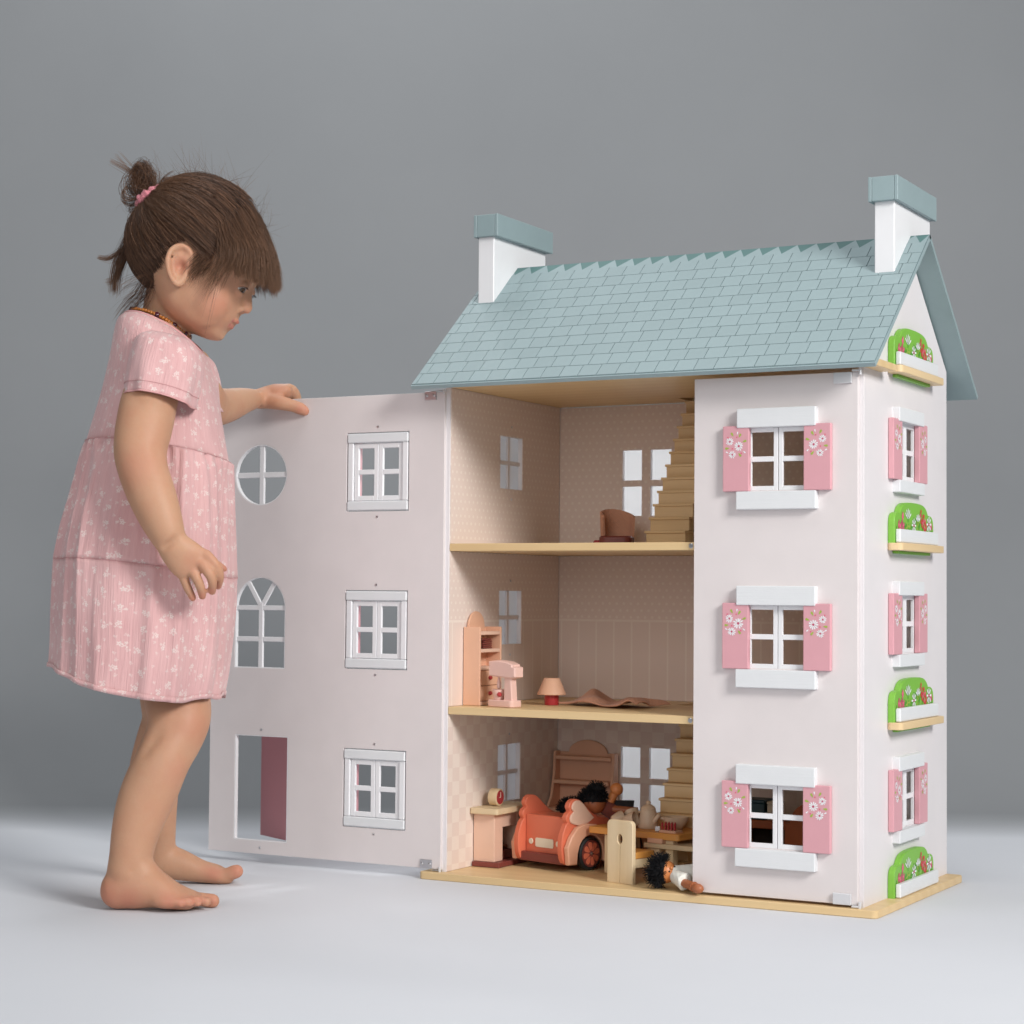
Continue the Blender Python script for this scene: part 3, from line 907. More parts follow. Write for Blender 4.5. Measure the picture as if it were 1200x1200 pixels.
t = thing('blanket', 'crumpled peach knitted blanket lying on the middle floor', 'blanket', (.1650, .1330, SH2 + .0006), R_(-11))
N1, N2 = 44, 22
vs = []
for j in range(N2 + 1):
    for i in range(N1 + 1):
        u, v = i / N1, j / N2
        x = (u - .5) * .132 * (1 - .08 * math.sin(v * 3.0)) + .004 * math.sin(7 * v)
        y = (v - .5) * .072 + .007 * math.sin(5.5 * u + .4) + .003 * math.sin(13 * u)
        e = math.sin(math.pi * min(max(v, 0), 1)) ** .6
        z = .0048 * (1 + math.sin(11.2 * u + 3.2 * v + 3.6)) * (.35 + .65 * e) * (1.35 - .6 * u) + .0018 * math.sin(21 * u - 6 * v) * e
        z += .0042 * math.exp(-((u - .22) / .12) ** 2) * e + .0060 * math.exp(-((u - .93) / .06) ** 2)
        vs.append((x, y, max(z, 0) + .0004))
fs = [(j * (N1 + 1) + i, j * (N1 + 1) + i + 1, (j + 1) * (N1 + 1) + i + 1, (j + 1) * (N1 + 1) + i) for j in range(N2) for i in range(N1)]
o = obj('blanket_cloth', mesh_from(vs, fs), M['cloth_peach'], t, True)
md = o.modifiers.new('thick', 'SOLIDIFY'); md.thickness = .0022; md.offset = 1
md = o.modifiers.new('sub', 'SUBSURF'); md.levels = md.render_levels = 1

# ------------------------------------------------------------------ ground floor
GZ = TB + .0006
t = thing('fireplace', 'peach toy fireplace with pale wooden mantel against the left wall', 'fireplace', (.0062, .0640, GZ))
FD, FW, FH = .030, .082, .066
obj('hearth', boxes_mesh([(0, FD + .009, -.004, FW + .004, 0, .0060)], .0006), M['brown_red'], t)
for y in (0, FW - .022):
    box('pillar', 0, FD, y, y + .022, .0062, FH, M['peach_pale'], t, .0006)
box('chimney_breast', 0, FD - .0006, .0222, FW - .0222, .048, FH, M['peach_pale'], t, .0005)
box('firebox', 0, .006, .0222, FW - .0222, .0062, .0478, M['dark'], t, .0002)
box('grate', .0064, .024, .0240, FW - .0240, .0062, .0170, M['brown_red'], t, .0005)
lg = bmesh.new()
for k, (y, a) in enumerate(((.034, 12), (.045, -14), (.040, 25))):
    m2 = lathe([(0, -.010), (.0026, -.010), (.0026, .010), (0, .010)], 8)
    m2.transform(Matrix.Translation((.015, y, .0202 + .0042 * (k == 2))) @ Matrix.Rotation(R_(a), 4, 'Z') @ Matrix.Rotation(R_(90), 4, 'X'))
    lg.from_mesh(m2)
obj('logs', bm_mesh(lg), M['doll_dark'], t)
obj('mantel', plate(rrect(-.0002, FD + .009, -.009, FW + .007, .003), .0075, plane='xy', at=FH + .0040, bevel=.0008), M['pine_x'], t)
t = thing('mantel_clock', 'round wooden toy clock with red face on the fireplace mantel', 'clock', (.0235, .0900, GZ + FH + .0080))
cl = lathe([(0, 0), (.0105, 0), (.0110, .0006), (.0110, .0115), (.0104, .0120), (0, .0120)], 28)
obj('case', xform(cl, Matrix.Translation((-.006, 0, .0110)) @ Matrix.Rotation(R_(90), 4, 'Y')), M['pine'], t)
obj('face', xform(lathe([(0, 0), (.0088, 0), (.0086, .0006), (0, .0006)], 24), Matrix.Translation((.0061, 0, .0110)) @ Matrix.Rotation(R_(90), 4, 'Y')), M['red'], t)
obj('hands', boxes_mesh([(.0067, .0071, -.0005, .0005, .0110, .0175), (.0067, .0071, -.0040, .0, .0106, .0114)], .0001), M['cream'], t)

# arched dresser at the back
t = thing('dresser', 'peach arched dresser with open shelves at the back of the ground floor', 'dresser', (.0535, .2660, GZ))
hw, hd, hh = .046, .026, .130
bk = [(-hw + .002, .0004), (hw - .002, .0004), (hw - .002, hh - .001)] + arc(0, hh - .001, hw * .62, 0, 180, 16, .0170) + [(-hw + .002, hh - .001)]
obj('back_panel', plate(bk, .003, plane='xz', at=hd), M['peach'], t)
side = [(-.020, 0), (hd - .002, 0), (hd - .002, hh), (.012, hh), (.010, hh - .030), (.002, hh - .060), (-.012, hh - .078), (-.020, hh - .080)]
for x in (-hw + .002, hw - .002):
    obj('side_panel', plate(side, .004, plane='yz', at=x, bevel=.0006), M['peach'], t)
for z, y0 in ((hh - .010, .0100), (hh - .042, .0020), (hh - .078, -.0170), (.003, -.018)):
    box('shelf', -hw + .0043, hw - .0043, y0, hd - .0018, z, z + .005, M['peach'], t, .0005)
for x0, x1 in ((-hw + .0045, -.0006), (.0006, hw - .0045)):
    box('cupboard_door', x0, x1, -.0195, -.0150, .0085, hh - .079, M['peach'], t, .0006)
for x in (-.006, .006):
    obj('knob', xform(lathe([(0, 0), (.0018, 0), (.0024, .002), (0, .0032)], 10), Matrix.Translation((x, -.0195, .032)) @ Matrix.Rotation(R_(90), 4, 'X')), M['red'], t)

# ---- car: local x to its left side as seen from the front, y backwards, z up
t = thing('toy_car', 'coral and peach wooden toy convertible car with petal wheels on the ground floor', 'toy car', (.0945, .0835, GZ), R_(-15))
CW = .043                                                # half width to the outer fender
prof = [(.004, .0100), (.052, .0100), (.100, .0110), (.146, .0130), (.150, .040), (.146, .052), (.120, .058), (.098, .060),
        (.066, .062), (.052, .0665), (.040, .0740), (.030, .0820), (.0215, .0872), (.0125, .0880), (.0060, .0840), (.0045, .0790), (.0070, .0740),
        (.0020, .0710), (-.0005, .0655), (.0025, .0600), (-.0010, .0570), (-.0065, .0460), (-.0085, .0330), (-.0070, .0180), (-.0020, .0104)]
prof = [tuple(p) for p in catmull(np.array(prof + prof[:1]), 3)[:-1]]
def shrink(pr, c, k): return [(c[0] + (y - c[0]) * k, c[1] + (z - c[1]) * k) for y, z in pr]
for s in (-1, 1):
    f = obj('side_panel', plate(prof, .0080, plane='yz', at=s * (CW - .006), bevel=.0008), M['coral'], t)
    scal = [p for p in [(.047, .0640), (.036, .0735), (.028, .0815), (.0210, .0858), (.0135, .0862), (.0085, .0820), (.0080, .0775), (.0115, .0735), (.0065, .0700), (.0045, .0655), (.0070, .0605), (.020, .0570), (.034, .0580)]]
    scal = [tuple(p) for p in catmull(np.array(scal + scal[:1]), 3)[:-1]]
    obj('wing_inlay', plate(scal, .0030, plane='yz', at=s * (CW - .0008), bevel=.0008), M['peach_pale'], f)
    fend = [(-.0030, .0105), (.0100, .0100), (.0115, .0230)] + arc(.036, .0208, .0240, 168, 12, 12) + [(.062, .0110), (.090, .0110), (.0925, .0200)] + arc(.116, .0208, .0230, 168, 12, 12) + [(.141, .0130), (.144, .0150), (.146, .034), (.139, .048), (.118, .0545), (.094, .0500), (.076, .0400), (.062, .0480), (.046, .0550), (.028, .0570), (.012, .0530), (.001, .0420), (-.0055, .0300)]
    obj('fender', plate(fend, .0075, plane='yz', at=s * (CW + .0022), bevel=.0012), M['peach_car'], f)
    for wy in (.036, .116):
        R90 = Matrix.Translation((s * (CW + .0006), wy, .0208)) @ Matrix.Rotation(R_(90 * s), 4, 'Y') @ Matrix.Diagonal((1.18, 1.18, 1, 1))
        wh = obj('wheel', xform(lathe([(0, -.004), (.0160, -.004), (.0172, -.003), (.0175, .0045), (.0165, .0056), (.0148, .0060), (.0146, .0052), (0, .0052)], 36), R90), M['black'], t)
        obj('rim', xform(lathe([(0, .0050), (.0143, .0050), (.0141, .0060), (0, .0060)], 32), R90), M['brown_red'], wh)
        d = bmesh.new()
        for k in range(8):
            a = 2 * math.pi * k / 8 + .2
            pts = [(.0028, 0), (.0052, .0018), (.0085, .0030), (.0112, .0028), (.0124, .0014), (.0124, -.0014), (.0112, -.0028), (.0085, -.0030), (.0052, -.0018)]
            v0 = [d.verts.new(R90 @ Vector((x * math.cos(a) - y * math.sin(a), x * math.sin(a) + y * math.cos(a), .0064))) for x, y in pts]
            v1 = [d.verts.new(R90 @ Vector((x * math.cos(a) - y * math.sin(a), x * math.sin(a) + y * math.cos(a), .0059))) for x, y in pts]
            d.faces.new(v0)
            for i in range(len(pts)):
                d.faces.new((v0[i], v1[i], v1[(i + 1) % len(pts)], v0[(i + 1) % len(pts)]))
        obj('petals', bm_mesh(d), M['coral'], wh)
        obj('hub', xform(lathe([(0, .0058), (.0018, .0058), (.0018, .0070), (.0010, .0076), (0, .0077)], 12), R90), M['steel'], wh)
box('bonnet', -CW + .0102, CW - .0102, .0040, .0440, .0180, .0660, M['coral'], t, .0012)
box('cockpit_floor', -CW + .0102, CW - .0102, .0445, .144, .0130, .0240, M['coral'], t, .0008)
box('boot', -CW + .0102, CW - .0102, .120, .146, .0245, .0540, M['coral'], t, .0012)
box('seat', -CW + .0110, CW - .0110, .086, .112, .0245, .0440, M['peach'], t, .0015)
box('dashboard', -CW + .0103, CW - .0103, .0445, .0500, .0245, .0640, M['peach_pale'], t, .0008)
box('bumper', -CW + .0060, CW - .0060, -.0040, .0035, .0085, .0200, M['brown_red'], t, .0010)
obj('number_plate', plate(rrect(-.0150, .0150, .0265, .0372, .0020), .0012, plane='xz', at=.0034), M['cream'], t)
for x in (-.0230, .0230):
    obj('headlight', plate(arc(x, .0325, .0033, 0, 342, 19), .0012, plane='xz', at=.0034), M['cream'], t)
box('axle', -CW + .010, CW - .010, .0300, .0420, .0100, .0170, M['black'], t, .001)

# ---- dolls: wooden head and hands, yarn hair, cloth dress
def fuzz(center, r, n, length, rad=.00055, squash=(1, 1, 1), keep=lambda v: True, seed=1):
    rr = np.random.default_rng(seed)
    bm = bmesh.new()
    m = 0
    while m < n:
        v = Vector(rr.normal(size=3)).normalized()
        if not keep(v): continue
        m += 1
        p = Vector(center) + Vector((v.x * squash[0], v.y * squash[1], v.z * squash[2])) * r
        q = p + (v + Vector(rr.normal(size=3)) * .35).normalized() * length * rr.uniform(.5, 1.2)
        mid = (p + q) / 2 + Vector(rr.normal(size=3)) * length * .12
        tube_bm(bm, [p - v * .002, mid, q], rad, 4, taper=lambda t_: 1 - .5 * t_)
    return bm
def ball(c, r, squash=(1, 1, 1), seg=20):
    bm = bmesh.new()
    bmesh.ops.create_uvsphere(bm, u_segments=seg, v_segments=seg // 2 + 2, radius=r)
    for v in bm.verts:
        v.co = Vector((v.co.x * squash[0], v.co.y * squash[1], v.co.z * squash[2])) + Vector(c)
    return bm_mesh(bm, 'ball', 60)
def limb(a, b, r0, r1, n=12):
    bm = bmesh.new()
    tube_bm(bm, [Vector(a), Vector(a).lerp(Vector(b), .5), Vector(b)], 1.0, n, taper=lambda t_: r0 + (r1 - r0) * t_)
    return bm_mesh(bm, 'limb', 50)
def rag(a, b, r0, r1, n=22, folds=5, amp=.12, seed=0, open_=True, k=9):
    """cloth tube with folds between two points"""
    a, b = Vector(a), Vector(b)
    T = (b - a).normalized(); X = T.cross(Vector((.1, .2, .97))).normalized(); Y = T.cross(X)
    rr = random.Random(seed); ph = rr.random() * 6
    vs, fs = [], []
    for j in range(k):
        s = j / (k - 1)
        r = r0 + (r1 - r0) * s ** .8
        for i in range(n):
            th_ = 2 * math.pi * i / n
            q = r * (1 + amp * s * math.sin(folds * th_ + ph + s) + .4 * amp * math.sin(2 * th_ + 3 * s + ph))
            vs.append(a + T * (s * (b - a).length) + X * q * math.cos(th_) + Y * q * math.sin(th_))
    for j in range(k - 1):
        for i in range(n):
            fs.append((j * n + i, j * n + (i + 1) % n, (j + 1) * n + (i + 1) % n, (j + 1) * n + i))
    fs.append(tuple(range(n))[::-1])
    fs.append(tuple((k - 1) * n + i for i in range(n)))
    return mesh_from(vs, fs)

# doll lying in front of the closed door: white dress, arm stretched out
t = thing('doll', 'black haired doll in a white dress lying on the front edge of the base', 'doll', (.2980, .0150, GZ + .0002), 0, 'toy dolls')
Hc = Vector((-.0050, .0010, .0190))
h = obj('head', ball(Hc, .0135), M['doll_skin_light'], t)
obj('nose', ball(Hc + Vector((.0110, -.0070, .0060)), .0020), M['doll_skin_light'], h)
obj('eye', ball(Hc + Vector((.0094, -.0092, .0020)), .0011), M['black'], h)
obj('eye', ball(Hc + Vector((.0125, -.0012, .0068)), .0011), M['black'], h)
hd_ = Vector((-.72, -.30, .18)).normalized()
bm = fuzz(Hc + Vector((-.004, -.002, 0)), .0125, 520, .0095, .00060, (1.0, 1.0, 1.15), lambda v: v.dot(hd_) > -.25, 5)
bm2 = ball(Hc + Vector((-.0035, -.002, .000)), .0132, (1.0, 1.0, 1.1)); bm.from_mesh(bm2)
for v in bm.verts:
    if v.co.z < .0003: v.co.z = .0003
obj('yarn_hair', bm_mesh(bm), M['yarn'], t)
bd = obj('dress', rag(Hc + Vector((.006, .002, -.003)), (.0500, .0200, .0155), .0105, .0150, amp=.10, seed=4, k=12), M['cloth_white'], t, True)
sv = obj('sleeve', rag((.0090, .0000, .0150), (.0290, -.0160, .0112), .0085, .0100, amp=.12, seed=8, folds=4), M['cloth_white'], bd, True)
for o in (bd, sv):
    md = o.modifiers.new('sub', 'SUBSURF'); md.levels = md.render_levels = 2
a = obj('arm', limb((.0220, -.0130, .0110), (.0480, -.0295, .0080), .0050, .0052), M['doll_skin'], t)
obj('hand', ball((.0505, -.0308, .0076), .0060, (1.15, 1, .95)), M['doll_skin'], a)
obj('cuff', limb((.0425, -.0260, .0087), (.0448, -.0275, .0084), .0060, .0060), M['doll_skin'], a)
obj('leg', limb((.0420, .0210, .0100), (.0800, .0360, .0060), .0058, .0056), M['doll_skin'], t)
obj('leg', limb((.0420, .0290, .0100), (.0800, .0480, .0060), .0058, .0056), M['doll_skin'], t)

# doll slumped over the car's side
t = thing('doll', 'brown doll with black hair knot slumped head down in the car', 'doll', (.1500, .1500, GZ + .0480), 0, 'toy dolls')
Hc = Vector((-.0090, -.0170, .0325))
h = obj('head', ball(Hc, .0150, (1.05, 1, .95)), M['doll_skin'], t)
obj('nose', ball(Hc + Vector((-.0135, -.0075, -.0070)), .0032), M['doll_skin'], h)
obj('ear', ball(Hc + Vector((-.0045, -.0150, -.0085)), .0032), M['doll_skin'], h)
hd_ = Vector((-.15, -.10, 1.0)).normalized()
bm = fuzz(Hc + Vector((-.001, 0, .003)), .0145, 620, .0065, .00055, (1.1, 1, .95), lambda v: v.dot(hd_) > .02, 9)
b2 = ball(Hc + Vector((-.0005, 0, .0045)), .0150, (1.1, 1.0, .85)); bm.from_mesh(b2)
k2 = fuzz(Hc + Vector((.0040, 0, .0180)), .0075, 260, .0050, .00055, (1.2, 1, .9), lambda v: True, 4)
tmp = bm_mesh(k2); bm.from_mesh(tmp)
b3 = ball(Hc + Vector((.0040, 0, .0180)), .0080, (1.2, 1, .9)); bm.from_mesh(b3)
obj('yarn_hair', bm_mesh(bm), M['yarn'], t)
obj('body', rag(Hc + Vector((.010, .008, -.004)), (.0300, .0200, .0060), .0095, .0150, seed=3, amp=.1), M['cloth_rust'], t, True)
a = obj('arm', limb((.0090, -.0060, .0340), (.0150, -.0040, .0480), .0050, .0060), M['doll_skin_light'], t)
obj('hand', ball((.0165, -.0040, .0500), .0085, (1, 1, .95)), M['doll_skin_light'], a)
obj('arm', limb((.0100, -.0080, .0250), (.0420, .0050, .0230), .0052, .0050), M['doll_skin'], t)
obj('collar', rag((.0080, .0000, .0290), (.0330, .0100, .0250), .0070, .0090, seed=13, amp=.15), M['cloth_dark'], t, True)
# second doll sunk in the car seat
t = thing('doll', 'doll sunk low in the car with only its black hair showing', 'doll', (.1010, .1500, GZ + .0510), 0, 'toy dolls')
obj('head', ball((0, 0, .0150), .0125), M['doll_dark'], t)
bm = fuzz((0, 0, .0190), .0130, 420, .0050, .00055, (1.25, 1.1, .9), lambda v: v.z > -.2, 21)
b2 = ball((0, 0, .0180), .0138, (1.2, 1.1, .9)); bm.from_mesh(b2)
obj('yarn_hair', bm_mesh(bm), M['yarn'], t)
obj('body', rag((0, 0, .0060), (.004, .004, -.0080), .0085, .0130, seed=6, amp=.1), M['cloth_rust'], t, True)

# ---- tea table, chair, bench
t = thing('tea_table', 'pale wooden toy table with amber top behind the spoon chair', 'table', (.2250, .1180, GZ), R_(-9))
TZ = .0560
obj('top', plate(rrect(-.066, .066, -.036, .036, .003), .0080, plane='xy', at=TZ - .0040, bevel=.0007), M['amber_wood'], t)
for x in (-.0400, .0500):
    for y in (-.026, .026):
        box('leg', x - .0055, x + .0055, y - .0055, y + .0055, 0, TZ - .0081, M['pine'], t, .0007)
t = thing('toy_chair', 'pale wooden toy chair with a spoon shaped hole in its back', 'chair', (.2300, .0285, GZ), R_(-14))
ch = .0735
spoon = arc(.0000, ch - .0215, .0042, -68, 248, 16, .0062) + [(-.0008, ch - .0330), (-.0008, .0003), (.0008, .0003), (.0008, ch - .0330)]
back = [(-.0190, 0), (-.0009, 0), (-.0009, ch - .0335)] + arc(0, ch - .0215, .0044, 258, -78, 16, .0066) + [(.0009, ch - .0335), (.0009, 0), (.0190, 0)] + arc(.0140, ch - .0050, .0050, 0, 90, 5) + arc(-.0140, ch - .0050, .0050, 90, 180, 5)
obj('backrest', plate(back, .0065, plane='xz', at=0, bevel=.0007), M['pine'], t)
obj('seat', plate(rrect(-.0185, .0185, .0036, .0400, .002), .0075, plane='xy', at=.0330, bevel=.0007), M['amber_wood'], t)
for x0, x1 in ((-.0178, -.0120), (.0120, .0178)):
    box('seat_rail', x0, x1, .0036, .0390, .0180, .0290, M['pine'], t, .0006)
    box('leg', x0, x1, .0320, .0390, 0, .0178, M['pine'], t, .0006)

t = thing('low_bench', 'pale wooden low bench with rounded corners in front of the stairs', 'bench', (.2880, .0900, GZ), R_(-8))
obj('top', plate(rrect(-.0520, .0480, -.0180, .0200, .006), .0060, plane='xy', at=.0400, bevel=.0008), M['pine_x'], t)
for x in (-.0360, .0360):
    box('leg', x - .0060, x + .0060, -.0150, .0160, 0, .0368, M['pine'], t, .0006)

t = thing('toy_cake', 'brown wooden toy cake with red candles on the low bench', 'cake', (.2640, .0860, GZ + .0432), R_(-10))
box('cake_board', -.0210, .0010, -.0130, .0050, 0, .0060, M['peach'], t, .0008)
box('sponge', -.0105, .0140, -.0040, .0130, .0062, .0155, M['peach'], t, .0010)
for k in range(9):
    x, y = -.0075 + (k % 5) * .0045, 0 + (k // 5) * .008
    obj('candle', xform(lathe([(0, 0), (.0011, 0), (.0011, .0060), (.0015, .0068), (.0004, .0092), (0, .0095)], 8), Matrix.Translation((x, y, .0156))), M['red'], t)

def teapot():
    t = thing('teapot', 'cream wooden toy teapot with knob lid on the tea table', 'teapot', (.2260, .1130, GZ + TZ + .0003))
    obj('pot', lathe([(0, 0), (.0118, 0), (.0124, .0010), (.0122, .0060), (.0100, .0200), (.0092, .0222), (.0096, .0232), (.0080, .0262), (.0048, .0285), (.0026, .0293), (.0034, .0312), (.0022, .0332), (0, .0336)], 28), M['cream_toy'], t)
    obj('spout', limb((.0090, -.0040, .0080), (.0185, -.0075, .0185), .0034, .0022), M['cream_toy'], t)
    hb = bmesh.new()
    tube_bm(hb, [Vector((-.0085, .003, .019)), Vector((-.0165, .006, .018)), Vector((-.0185, .0065, .011)), Vector((-.0105, .004, .006))], .0016, 8)
    obj('handle', bm_mesh(hb, 'h', 50), M['cream_toy'], t)
M['cream_toy'] = wood('waxed_maple', (.60, .43, .29), (.70, .53, .38), 'z', .45)
teapot()
def cup(label, loc, rot, s=1.0):
    t = thing('toy_cup', label, 'cup', loc, 0, 'toy cups on the tea table')
    Mx = Matrix.Rotation(R_(rot[0]), 4, 'X') @ Matrix.Rotation(R_(rot[1]), 4, 'Y') @ Matrix.Scale(s, 4)
    obj('bowl', xform(lathe([(0, 0), (.0050, 0), (.0064, .0014), (.0092, .0110), (.0095, .0160), (.0088, .0160), (.0078, .0060), (0, .0030)], 24), Mx), M['cream_toy'], t)
cup('cream toy cup leaning against the teapot', (.2070, .1130, GZ + TZ + .0062), (-24, -26), .95)
cup('cream toy cup lying on its side behind the chair back', (.1985, .1030, GZ + TZ + .0085), (0, 76), .95)
cup('cream toy cup nearest the left end of the tea table', (.1830, .1000, GZ + TZ + .0080), (-70, 40), .9)
t = thing('toy_bowl', 'cream wooden toy bowl at the right end of the tea table', 'bowl', (.2610, .1180, GZ + TZ + .0003))
obj('bowl', lathe([(0, 0), (.0070, 0), (.0090, .0016), (.0150, .0110), (.0158, .0155), (.0146, .0155), (.0080, .0050), (0, .0040)], 28), M['cream_toy'], t)
obj('spoon', limb((-.002, -.004, .010), (-.0190, -.0060, .0140), .0014, .0022), M['cream_toy'], t)
t = thing('sugar_cube', 'tiny white sugar cube on the front of the tea table', 'sugar cube', (.2490, .0905, GZ + TZ + .0003), R_(20))
box('cube', -.0030, .0030, -.0030, .0030, 0, .0060, M['white'], t, .0006)

# ---- seen through the closed door's lower window: a bed with orange headboard, a table with two boxes
t = thing('toy_bed', 'burnt orange toy bed behind the lower window of the closed door', 'toy bed', (.4300, .1900, GZ))
hb = [(-.034, 0), (.034, 0), (.034, .070)] + arc(0, .070, .028, 0, 180, 14, .026) + [(-.034, .070)]
obj('headboard', plate(hb, .007, plane='xz', at=-.0500), M['orange'], t)
obj('footboard', plate([(-.034, 0), (.034, 0), (.034, .045), (-.034, .045)], .006, plane='xz', at=.060), M['orange'], t)
box('mattress', -.032, .032, -.046, .056, .018, .044, M['cloth_grey'], t, .003)
for x in (-.0345, .0345):
    box('side_rail', x - .002, x + .002, -.046, .056, .014, .040, M['orange'], t, .0006)
t = thing('side_table', 'burnt orange toy side table behind the lower window of the closed door', 'table', (.3450, .2100, GZ))
box('top', -.036, .036, -.024, .024, .0560, .0660, M['orange'], t, .0008)
for x in (-.031, .031):
    for y in (-.019, .019):
        box('leg', x - .003, x + .003, y - .003, y + .003, 0, .0558, M['doll_dark'], t, .0005)
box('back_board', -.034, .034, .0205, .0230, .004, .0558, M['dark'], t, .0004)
t = thing('teal_box', 'dark teal toy box on the side table behind the lower window', 'toy box', (.3330, .2050, GZ + .0663), 0, 'toy boxes on the side table')
box('box_body', -.0150, .0150, -.015, .015, 0, .0200, M['teal'], t, .0008)
box('box_lid', -.0158, .0158, -.0158, .0158, .0202, .0245, M['teal'], t, .0008)
t = thing('cream_box', 'small cream toy box next to the teal box behind the lower window', 'toy box', (.3575, .2050, GZ + .0663), 0, 'toy boxes on the side table')
box('box_body', -.0070, .0070, -.012, .012, 0, .0190, M['cream'], t, .0008)
box('box_lid', -.0076, .0076, -.0126, .0126, .0192, .0225, M['cream'], t, .0008)
# ------------------------------------------------------------------ the child
# Measured in a vertical plane through the child's body: at() turns picture coordinates plus a
# distance from the lens into a point in the room, so that each limb gets its own real depth.
def at(x, y, d):
    return CAM + (C_F + C_R * ((x - 600) / FPX) - C_U * ((y - 600) / FPX)) * d
def door_d(x, y):                                        # distance of the open door's face along that line of sight
    r = C_F + C_R * ((x - 600) / FPX) - C_U * ((y - 600) / FPX)
    return (OF - CAM.y) / r.y
DM = 2.305                                               # middle of the body
TOW = Vector((math.sin(_yaw), -math.cos(_yaw), 0))       # towards the lens (her right side)
UPZ = Vector((0, 0, 1))
bodybm = bmesh.new()

def loft(pts, n=22, sub=3, bm=None, cap=True, lat=None):
    """pts: (x, y, depth, r_in_picture_px, r_across_px); closed round-ended sleeve of flesh"""
    bm = bm or bodybm
    arr = []
    for p in pts:
        P = at(p[0], p[1], p[2]); k = p[2] / FPX
        arr.append((*P, p[3] * k, (p[4] if len(p) > 4 else p[3] * .95) * k))
    arr = catmull(np.array(arr), sub)
    ctr = [Vector(a[:3]) for a in arr]
    L = lat or TOW
    rings = []
    def ring(c, T, r1, r2):
        N1 = T.cross(L)
        if N1.length < 1e-3: N1 = T.cross(UPZ)
        N1.normalize(); N2 = T.cross(N1).normalized()
        return [bm.verts.new(c + N1 * r1 * math.cos(2 * math.pi * k / n) + N2 * r2 * math.sin(2 * math.pi * k / n)) for k in range(n)]
    m = len(ctr)
    for i in range(m):
        T = (ctr[min(i + 1, m - 1)] - ctr[max(i - 1, 0)]).normalized()
        r1, r2 = arr[i][3], arr[i][4]
        if cap and i == 0:
            for q in (80, 55, 28):
                rings.append(ring(ctr[0] - T * min(r1, r2) * math.sin(R_(q)), T, r1 * math.cos(R_(q)), r2 * math.cos(R_(q))))
        rings.append(ring(ctr[i], T, r1, r2))
        if cap and i == m - 1:
            for q in (28, 55, 80):
                rings.append(ring(ctr[-1] + T * min(r1, r2) * math.sin(R_(q)), T, r1 * math.cos(R_(q)), r2 * math.cos(R_(q))))
    for a, b in zip(rings, rings[1:]):
        for k in range(n):
            bm.faces.new((a[k], b[k], b[(k + 1) % n], a[(k + 1) % n]))
    bm.faces.new(rings[0]); bm.faces.new(rings[-1][::-1])

def blob(c, rx, ry, rz, bm=None, rot=None):
    """ellipsoid: radii along the picture plane, up, and across (metres)"""
    bm = bm or bodybm
    r = bmesh.ops.create_icosphere(bm, subdivisions=3, radius=1.0)
    B = Matrix((UH, UPZ, TOW)).transposed()
    if rot is not None: B = B @ Matrix.Rotation(rot, 3, 'Z')
    for v in r["verts"]:
        v.co = Vector(c) + B @ Vector((v.co.x * rx, v.co.y * ry, v.co.z * rz))
def pblob(x, y, d, rx, ry, rz, rot=None):
    k = d / FPX
    blob(at(x, y, d), rx * k, ry * k, rz * k, None, rot)

# torso, kept inside the dress
loft([(192, 398, DM, 30, 52), (187, 420, DM, 42, 78), (185, 455, DM, 50, 80), (182, 520, DM, 58, 76), (178, 600, DM, 64, 80), (186, 690, DM, 68, 84), (196, 750, DM, 62, 82)])
# neck
loft([(186, 408, DM, 31, 33), (192, 380, DM, 28, 31), (200, 355, DM, 31, 33), (210, 330, DM, 36, 40)])
# near (right) arm
loft([(194, 418, 2.245, 22), (187, 437, 2.226, 28), (176, 467, 2.205, 33), (169, 500, 2.188, 33.5), (164.5, 528, 2.176, 31.5), (168, 552, 2.166, 29.5),
      (178, 580, 2.157, 28.5), (188, 606, 2.151, 25.5), (196, 626, 2.148, 21.5), (200.5, 637, 2.147, 18.5, 16)])
# near hand: palm and five fingers
loft([(198, 633, 2.147, 17.5, 15), (206, 643, 2.148, 21, 14.5), (216, 653, 2.149, 23.5, 13), (224, 660, 2.151, 23.5, 10.5)])
loft([(208, 660, 2.156, 6.4), (214, 674, 2.153, 6.0), (219.5, 688, 2.155, 5.4), (226, 701, 2.161, 4.4)], 14)
loft([(220, 661, 2.151, 6.8), (229.5, 676, 2.147, 6.2), (235, 688, 2.150, 5.6), (237.2, 699, 2.158, 4.6)], 14)
loft([(231, 656, 2.150, 7.0), (243, 669, 2.145, 6.4), (248.8, 681, 2.149, 5.8), (248.6, 693.5, 2.160, 4.7)], 14)
loft([(241, 649, 2.151, 6.8), (252.5, 662, 2.151, 6.2), (257.5, 675, 2.158, 5.6), (255.5, 687, 2.169, 4.6)], 14)
loft([(226, 646, 2.160, 9), (242, 655, 2.171, 7.6), (253, 661.5, 2.176, 6.4), (263, 667, 2.178, 4.8)], 14)
